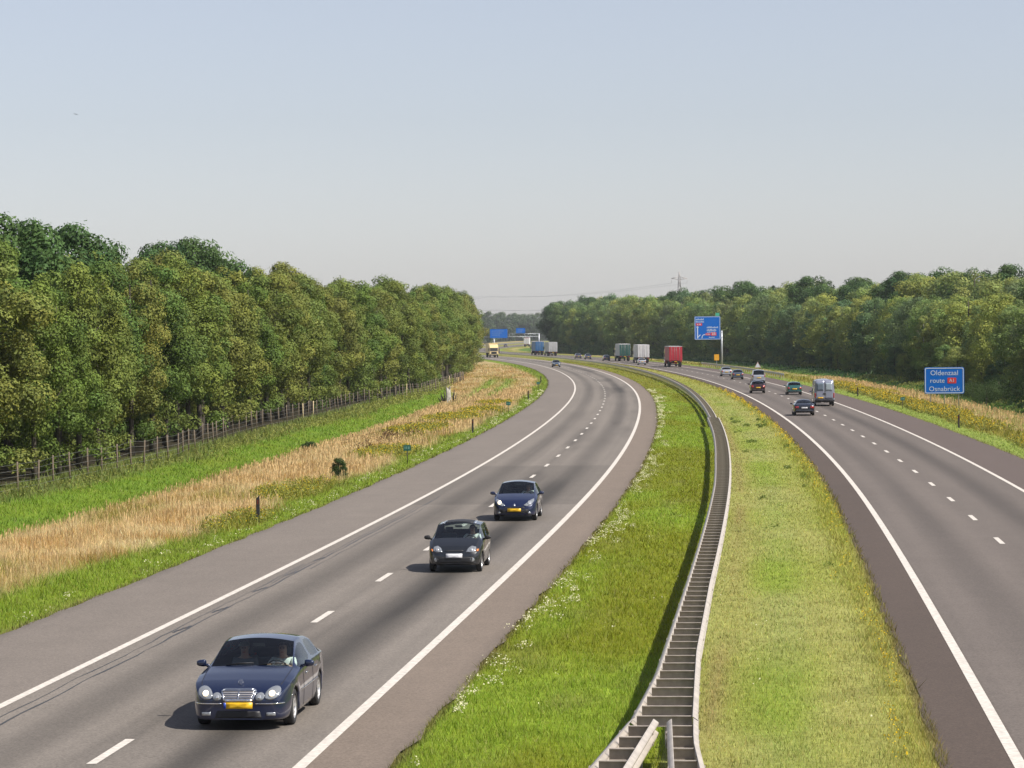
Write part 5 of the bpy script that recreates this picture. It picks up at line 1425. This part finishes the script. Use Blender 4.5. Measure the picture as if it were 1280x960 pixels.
# ------------------------------------------------------------------ trees: tapered trunk with limbs, crown of leaf sprays grouped in clumps
def crown_np(rng, H, R, zb, nclump, nleaf, leaf, shape='column', skirt=.5, csz=1.0):
    """leaf sprays (quads) spread through the crown; returns V, value-per-vertex"""
    ch = H-zb; cs = []
    while len(cs) < nclump:
        u = rng.random()
        if shape == 'column': pr = (min(1, (u+.10)/.30))**.6*(max(0, 1-u))**.40*1.12
        elif shape == 'round': pr = math.sqrt(max(0, 1-((u-.48)/.55)**2))
        elif shape == 'cone': pr = (1-u)**.8*min(1, (u+.06)/.12)
        else: pr = (min(1, (u+.05)/.35))**.7*(max(0, 1-u**2.2))**.5
        if rng.random() > .35+.65*pr: continue
        a = rng.uniform(0, 2*PI); rr = R*pr*rng.uniform(.35, .92)**.6*(1+.16*math.sin(3*a+u*7))
        cs.append((math.cos(a)*rr, math.sin(a)*rr, zb+u*ch*.90, R*rng.uniform(.18, .35)*csz*(.85 if u > .85 else 1), rng.uniform(.72, 1.28), rng.normal(0, .05)))
    for k in range(int(nclump*.12*skirt)):          # low drooping lobes
        a = rng.uniform(0, 2*PI); rr = R*rng.uniform(.5, .95); cs.append((math.cos(a)*rr, math.sin(a)*rr, zb-rng.uniform(0, .16)*H, R*rng.uniform(.18, .30), rng.uniform(.8, 1.2), 0))
    cs = np.array(cs); w_ = cs[:, 3]**2; idx = rng.choice(len(cs), nleaf, p=w_/w_.sum()); c = cs[idx]
    d = rng.normal(0, 1, (nleaf, 3)); d /= np.linalg.norm(d, axis=1)[:, None]
    rad = c[:, 3]*rng.uniform(.3, 1, nleaf)**.28*(1+.12*rng.normal(0, 1, nleaf))
    P = c[:, :3]+d*rad[:, None]*np.array((1, 1, .82))
    nrm = d*1.1+rng.normal(0, .38, (nleaf, 3))+np.array((0, 0, .30)); nrm /= np.linalg.norm(nrm, axis=1)[:, None]
    t1 = np.cross(nrm, rng.normal(0, 1, (nleaf, 3))); t1 /= np.linalg.norm(t1, axis=1)[:, None]; t2 = np.cross(nrm, t1)
    l = leaf*rng.uniform(.55, 1.35, nleaf)[:, None]
    bend = nrm*l*.18
    V = np.stack([P-t1*l*.5, P+t2*l*.30-bend, P+t1*l*.5, P-t2*l*.30-bend], 1).reshape(-1, 3)
    val = c[:, 4]*rng.uniform(.86, 1.14, nleaf); warm = c[:, 5]+rng.normal(0, .03, nleaf)
    col = np.stack([val*(1+warm), val, val*(1-warm)], 1)
    return V, np.repeat(col, 4, 0)
def crown_mesh(name, *a, mt='leaf_oak', **k):
    V, c = crown_np(*a, **k); me = mesh_np(name, V, np.arange(len(V)).reshape(-1, 4), c); me.materials.append(M[mt]); return me
def trunk_mesh(rng, H, r, zb, mt='bark', limbs=6):
    bm = bmesh.new(); n = 7; bend = rng.normal(0, .007*H, 2)
    pts = [(bend[0]*math.sin(i/n*2.5), bend[1]*math.sin(i/n*2.1), -.3+(H*.86+.3)*i/n) for i in range(n+1)]
    bm_tube(bm, pts, [r*(1.25 if i == 0 else 1)*(1-.86*i/n)+.02 for i in range(n+1)], 8)
    for k in range(limbs):
        z = zb+(H-zb)*rng.uniform(-.04, .6); a = rng.uniform(0, 2*PI); L_ = H*rng.uniform(.10, .17); f = z/(H*.86)
        x0, y0 = bend[0]*math.sin(f*2.5), bend[1]*math.sin(f*2.1)
        bm_tube(bm, [(x0, y0, z), (x0+math.cos(a)*L_*.5, y0+math.sin(a)*L_*.5, z+L_*.45), (x0+math.cos(a)*L_, y0+math.sin(a)*L_, z+L_*1.05)], [r*.42*(1-f*.6), r*.28*(1-f*.6), .015], 6)
    me = bpy.data.meshes.new('trunk'); bm.to_mesh(me); bm.free(); me.materials.append(M[mt]); return me
rng = np.random.default_rng(77)
def protos(n, H, R, zb, nc, nl, leaf, shape, mt, bark='bark', skirt=.5, tr=.17):
    out = []
    for i in range(n):
        h_ = H*rng.uniform(.96, 1.04)
        out.append((crown_mesh('crown', rng, h_, R*rng.uniform(.9, 1.12), zb*rng.uniform(.8, 1.25), nc, nl, leaf, shape, mt=mt, skirt=skirt), trunk_mesh(rng, h_, tr, zb, bark), h_))
    return out
PK = dict(
    oak=protos(5, 12, 2.7, 3.1, 62, 17000, .18, 'column', 'leaf_oak', skirt=.7)+protos(5, 12, 2.95, 3.2, 60, 17000, .18, 'dome', 'leaf_oak', skirt=.6),
    tall=protos(4, 14, 3.6, 4.0, 130, 30000, .25, 'round', 'leaf_tall', tr=.24),
    mixed=protos(8, 13, 3.7, 1.4, 76, 13000, .27, 'dome', 'leaf_mixed', skirt=1.6, tr=.2),
    pine=protos(2, 14, 2.3, 5.0, 60, 9000, .22, 'round', 'conifer', tr=.2),
    birch=protos(1, 12, 2.4, 3.6, 46, 5500, .28, 'dome', 'leaf_mixed', 'bark_pale', tr=.13),
    far=protos(5, 18, 5.2, 1.5, 60, 5000, .62, 'dome', 'leaf_far', skirt=1.5, tr=.3))
def tree(kind_, x, y, h, label, group=None, name='tree', z=0.0, wide=1.0):
    ps = PK[kind_]; cm, tm, ph = ps[int(rng.integers(len(ps)))]
    r = thing(name, label, 'tree', (x, y, z), float(rng.uniform(0, 2*PI)), group); k = h/ph
    r.scale = (k*wide, k*wide, k)
    for nm, me in (('trunk', tm), ('crown', cm)):
        o = bpy.data.objects.new(nm, me); C.objects.link(o); o.parent = r
    return r
def ordinal(n):
    return '%d%s' % (n, 'th' if 10 <= n % 100 <= 20 else {1: 'st', 2: 'nd', 3: 'rd'}.get(n % 10, 'th'))
def px_of(x, y): return 640+x/y*F_PX
def s_at_px(px, tf):
    ss_ = np.arange(60, 1200, 1.0); x, y = ST(ss_, np.array([tf(s) for s in ss_])); return float(ss_[np.argmin(np.abs(px_of(x, y)-px))])
def h_for(px, ytop, s, tf):
    x, y = ST(s, tf(s)); yy = ytop+.010083*(px-640); return CAM_H+(414.97-yy)/F_PX*float(y)
FT2 = lambda s: FT(s) if s < 420 else float(np.interp(s, [420, 630], [-19.0, -16.6]))
# left wood: front row behind the wire fence
s = 68.0; n_in = 0; row = []
while s < 606:
    t = FT2(s)-2.6+rng.normal(0, .35); x, y = [float(v) for v in ST(s, t)]; h = float(np.interp(s, [60, 110, 230, 360, 520, 620], [10.6, 10.9, 12.0, 12.9, 14.0, 14.6]))*rng.uniform(.84, 1.10)
    row.append((x, y, h, float(gz(s, t)))); s += rng.uniform(4.4, 6.4)*(1 if s < 300 else 1.18)
gl = 'front row trees of the left wood behind the wire fence'
cnt = 0
for x, y, h, z in row:
    if px_of(x, y) > -12: cnt += 1; lb = 'leafy oak of the left wood, %s along the fence counting from the left edge' % ordinal(cnt)
    else: lb = 'leafy oak of the left wood standing just outside the left edge'
    tree('oak', x, y, h, lb, gl, 'oak_tree', z, rng.uniform(.9, 1.12))
g2 = 'second row trees of the left wood'
s = 74.0
while s < 560:
    t = FT2(s)-7.2+rng.normal(0, .6); x, y = [float(v) for v in ST(s, t)]; h = float(np.interp(s, [60, 110, 230, 360, 520, 620], [11.6, 11.9, 13.1, 13.9, 14.8, 15.3]))*rng.uniform(.90, 1.10)
    tree('oak', x, y, h, 'oak crown showing just above and between the front row trees of the left wood', g2, 'oak_tree', 0, rng.uniform(1, 1.2)); s += rng.uniform(5.4, 7.2)*(1 if s < 300 else 1.5)
for px, yt, off, k, wd, lb in ((12, 250, -9, 'tall', 1.0, 'tall dark oak rising above the wood at the left edge of the picture'), (75, 273, -9.5, 'tall', 1.05, 'broad dark tree top above the left wood, right of the tallest one at the edge'),
        (145, 306, -12, 'birch', .6, 'thin wispy tree top in the dip of the left wood skyline'), (205, 293, -11, 'tall', .9, 'left half of the dark rounded double crown above the left wood'), (248, 292, -11, 'tall', .95, 'right half of the dark rounded double crown above the left wood'),
        (325, 328, -9, 'oak', 1, 'small pointed tree top right of the dark double crown'), (435, 333, -8, 'oak', 1.2, 'rounded oak top in the middle of the left wood skyline'), (566, 354, -6, 'pine', 1.25, 'dark pine standing above the far end of the left wood')):
    tf = lambda s, o=off: FT2(s)+o
    s_ = s_at_px(px, tf); h = h_for(px, yt, s_, tf); x, y = [float(v) for v in ST(s_, tf(s_))]
    tree(k, x, y, h, lb, None, 'tall_tree' if k == 'tall' else ('pine_tree' if k == 'pine' else 'tree'), 0, wd)
# right wood
RT = lambda s: float(np.interp(s, [150, 280, 420, 560, 900, 1003], [43.8, 44.8, 46.3, 47.2, 41.5, 38.2]))
row = []; s = 96.0
while s < 1004:
    t = RT(s)+1.2+rng.normal(0, .9); x, y = [float(v) for v in ST(s, t)]
    h = float(np.interp(s, [150, 270, 420, 560, 800, 1000], [9.5, 10.3, 12.0, 13.7, 16.9, 18.0]))*rng.uniform(.86, 1.10)
    row.append((x, y, h, s)); s += rng.uniform(4.6, 6.4)*(1 if s < 420 else 1.3)
gr2 = 'front row trees of the right wood'; cnt = 0
for x, y, h, s in row:
    if px_of(x, y) < 1292: cnt += 1; lb = 'tree at the front of the right wood, %s counting from the right edge' % ordinal(cnt)
    else: lb = 'tree at the front of the right wood just outside the right edge'
    tree('mixed', x, y, h, lb, gr2, 'broadleaf_tree', 0, rng.uniform(.95, 1.25))
g3 = 'taller trees behind the front row of the right wood'; s = 180.0
while s < 995:
    t = RT(s)+7.5+rng.normal(0, 1.2); x, y = [float(v) for v in ST(s, t)]
    h = float(np.interp(s, [150, 270, 420, 560, 800, 1000], [12.8, 13.8, 15.8, 17.3, 18.7, 19.2]))*rng.uniform(.92, 1.06)
    tree('tall' if rng.random() < .35 else 'mixed', x, y, h, 'crown of a taller tree above the front row of the right wood', g3, 'broadleaf_tree', 0, rng.uniform(.95, 1.2)); s += rng.uniform(6, 8.5)*(1 if s < 420 else 1.4)
for px, yt, off, k, wd, lb in ((1155, 392, -2.2, 'birch', .9, 'slender birch with a pale trunk in front of the right wood above the route sign'), (1165, 331, 16, 'tall', 1.25, 'broad dome of a tall tree highest above the right wood'), (1240, 331, 16, 'pine', 1.3, 'dark ragged pine top above the right wood near the right edge'), (1035, 346, 14, 'pine', 1.1, 'small dark pine top above the middle of the right wood'),
        (968, 352, 12, 'pine', 1.0, 'dark pine top above the right wood right of the large sign'), (733, 372, 1, 'mixed', 1.0, 'rounded tree second from the left end of the right wood'), (698, 373, -1.0, 'tall', 1.1, 'tall dome-shaped tree at the far left end of the right wood')):
    tf = lambda s, o=off: RT(s)+o
    ssx = np.arange(200, 1010, 1.0); xx, yy = ST(ssx, np.array([tf(q) for q in ssx])); s_ = float(ssx[np.argmin(np.abs(px_of(xx, yy)-px))]); h = h_for(px, yt, s_, tf); x, y = [float(v) for v in ST(s_, tf(s_))]
    tree(k, x, y, h, lb, None, 'pine_tree' if k == 'pine' else 'tall_tree', 0, wd)
cnt = 0; s = 186.0
while s < 560:
    t = RT(s)-rng.uniform(1.6, 3.6); x, y = [float(v) for v in ST(s, t)]; cnt += px_of(x, y) < 1292
    tree('mixed', x, y, rng.uniform(3.2, 6.2), 'low bushy young tree at the foot of the right wood, %s from the right edge' % ordinal(cnt) if px_of(x, y) < 1292 else 'low bushy young tree at the foot of the right wood outside the right edge', 'young trees along the foot of the right wood', 'young_tree', -.1, rng.uniform(1.0, 1.35))
    s += rng.uniform(7, 17)
# distant wood beyond the gantry
gf = 'distant trees beyond the gantry'
for i in range(56):
    f = i/55; y = 2390+rng.uniform(0, 120); px = 515+f*210; x = (px-640)/F_PX*y
    tree('far', x, y, rng.uniform(19, 25), 'hazy distant tree in the wood closing the view beyond the gantry', gf, 'distant_tree', 0, rng.uniform(.8, 1.3))
for px, y, h in ((594, 1240, 12), (586, 1300, 13), (577, 1330, 12), (612, 1760, 11)):
    x = (px-640)/F_PX*y
    tree('far', x, y, h, 'greyish tree left of the gantry behind the far road', 'trees left of the gantry', 'distant_tree', 0, .8)
# the depth of the woods, where no single tree can be told apart
def mass(name, pts, seed, nl, leaf, mt):
    r2 = np.random.default_rng(seed); Vs, Cs = [], []
    for x, y, h, R in pts:
        V, c = crown_np(r2, h, R, 1.8, 26, nl, leaf, 'dome', 1.5); V[:, 0] += x; V[:, 1] += y; Vs.append(V); Cs.append(c)
    V = np.concatenate(Vs); me = mesh_np(name, V, np.arange(len(V)).reshape(-1, 4), np.concatenate(Cs)); o = obj(name, me, M[mt]); return kind(o, 'stuff')
pl_, pr_ = [], []
for s in np.arange(70, 612, 4.6):
    for off in (-11.5, -16.5, -22, -28, -36):
        x, y = ST(s+rng.uniform(-2, 2), FT2(s)+off+rng.normal(0, .9)); pl_.append((float(x), float(y), float(np.interp(s, [60, 110, 230, 360, 620], [11, 11.4, 12.4, 13.0, 14.6]))*rng.uniform(.85, 1.0), 3.0))
for s in np.arange(165, 1000, 6.5):
    for off in (14, 21, 29):
        x, y = ST(s+rng.uniform(-3, 3), RT(s)+off+rng.normal(0, 1.2)); pr_.append((float(x), float(y), float(np.interp(s, [150, 270, 420, 560, 1000], [12.2, 12.8, 14.4, 16.2, 17.6]))*rng.uniform(.86, 1.02), 3.6))
mass('woodland', pl_, 31, 420, .75, 'leaf_tall'); mass('woodland', pr_, 32, 420, .85, 'leaf_mixed')
# shrubs
def shrub(x, y, z, h, R, label, group=None, name='shrub'):
    r = thing(name, label, 'shrub', (x, y, z), 0, group)
    me = crown_mesh('foliage', rng, h, R, .05, 90, 8000, .045*max(1, h), 'round', mt='leaf_shrub', csz=1.25, skirt=0); o = obj('foliage', me, None, r)
    obj('stem', trunk_mesh(rng, h, .05, .2, limbs=4), None, r); return r
x, y = ST(116.5, -9.45); shrub(float(x), float(y), 0, 1.0, .40, 'small dark green bush alone in the dry grass near the black reflector post', None, 'bush')
x, y = ST(155.8, -16.1); shrub(float(x), float(y), -.2, .6, .42, 'tiny dark bush where the dry grass meets the green strip', None, 'bush')
for s, t, h, R, lb in ((262, 36.8, 1.7, 1.6, 'dark green shrub in the right ditch at the edge of the picture'), (270, 39.0, 2.2, 1.9, 'larger dark shrub against the right wood by the edge'), (288, 38.6, 1.5, 1.4, 'low dark shrub in the right ditch behind the blue route sign'),
                       (325, 39.8, 2.0, 1.7, 'bushy shrub at the foot of the right wood left of the route sign'), (365, 41.5, 2.1, 2.0, 'rounded shrub below the right wood, above the silver van')):
    x, y = ST(s, t); shrub(float(x), float(y), -.25, h, R, lb)
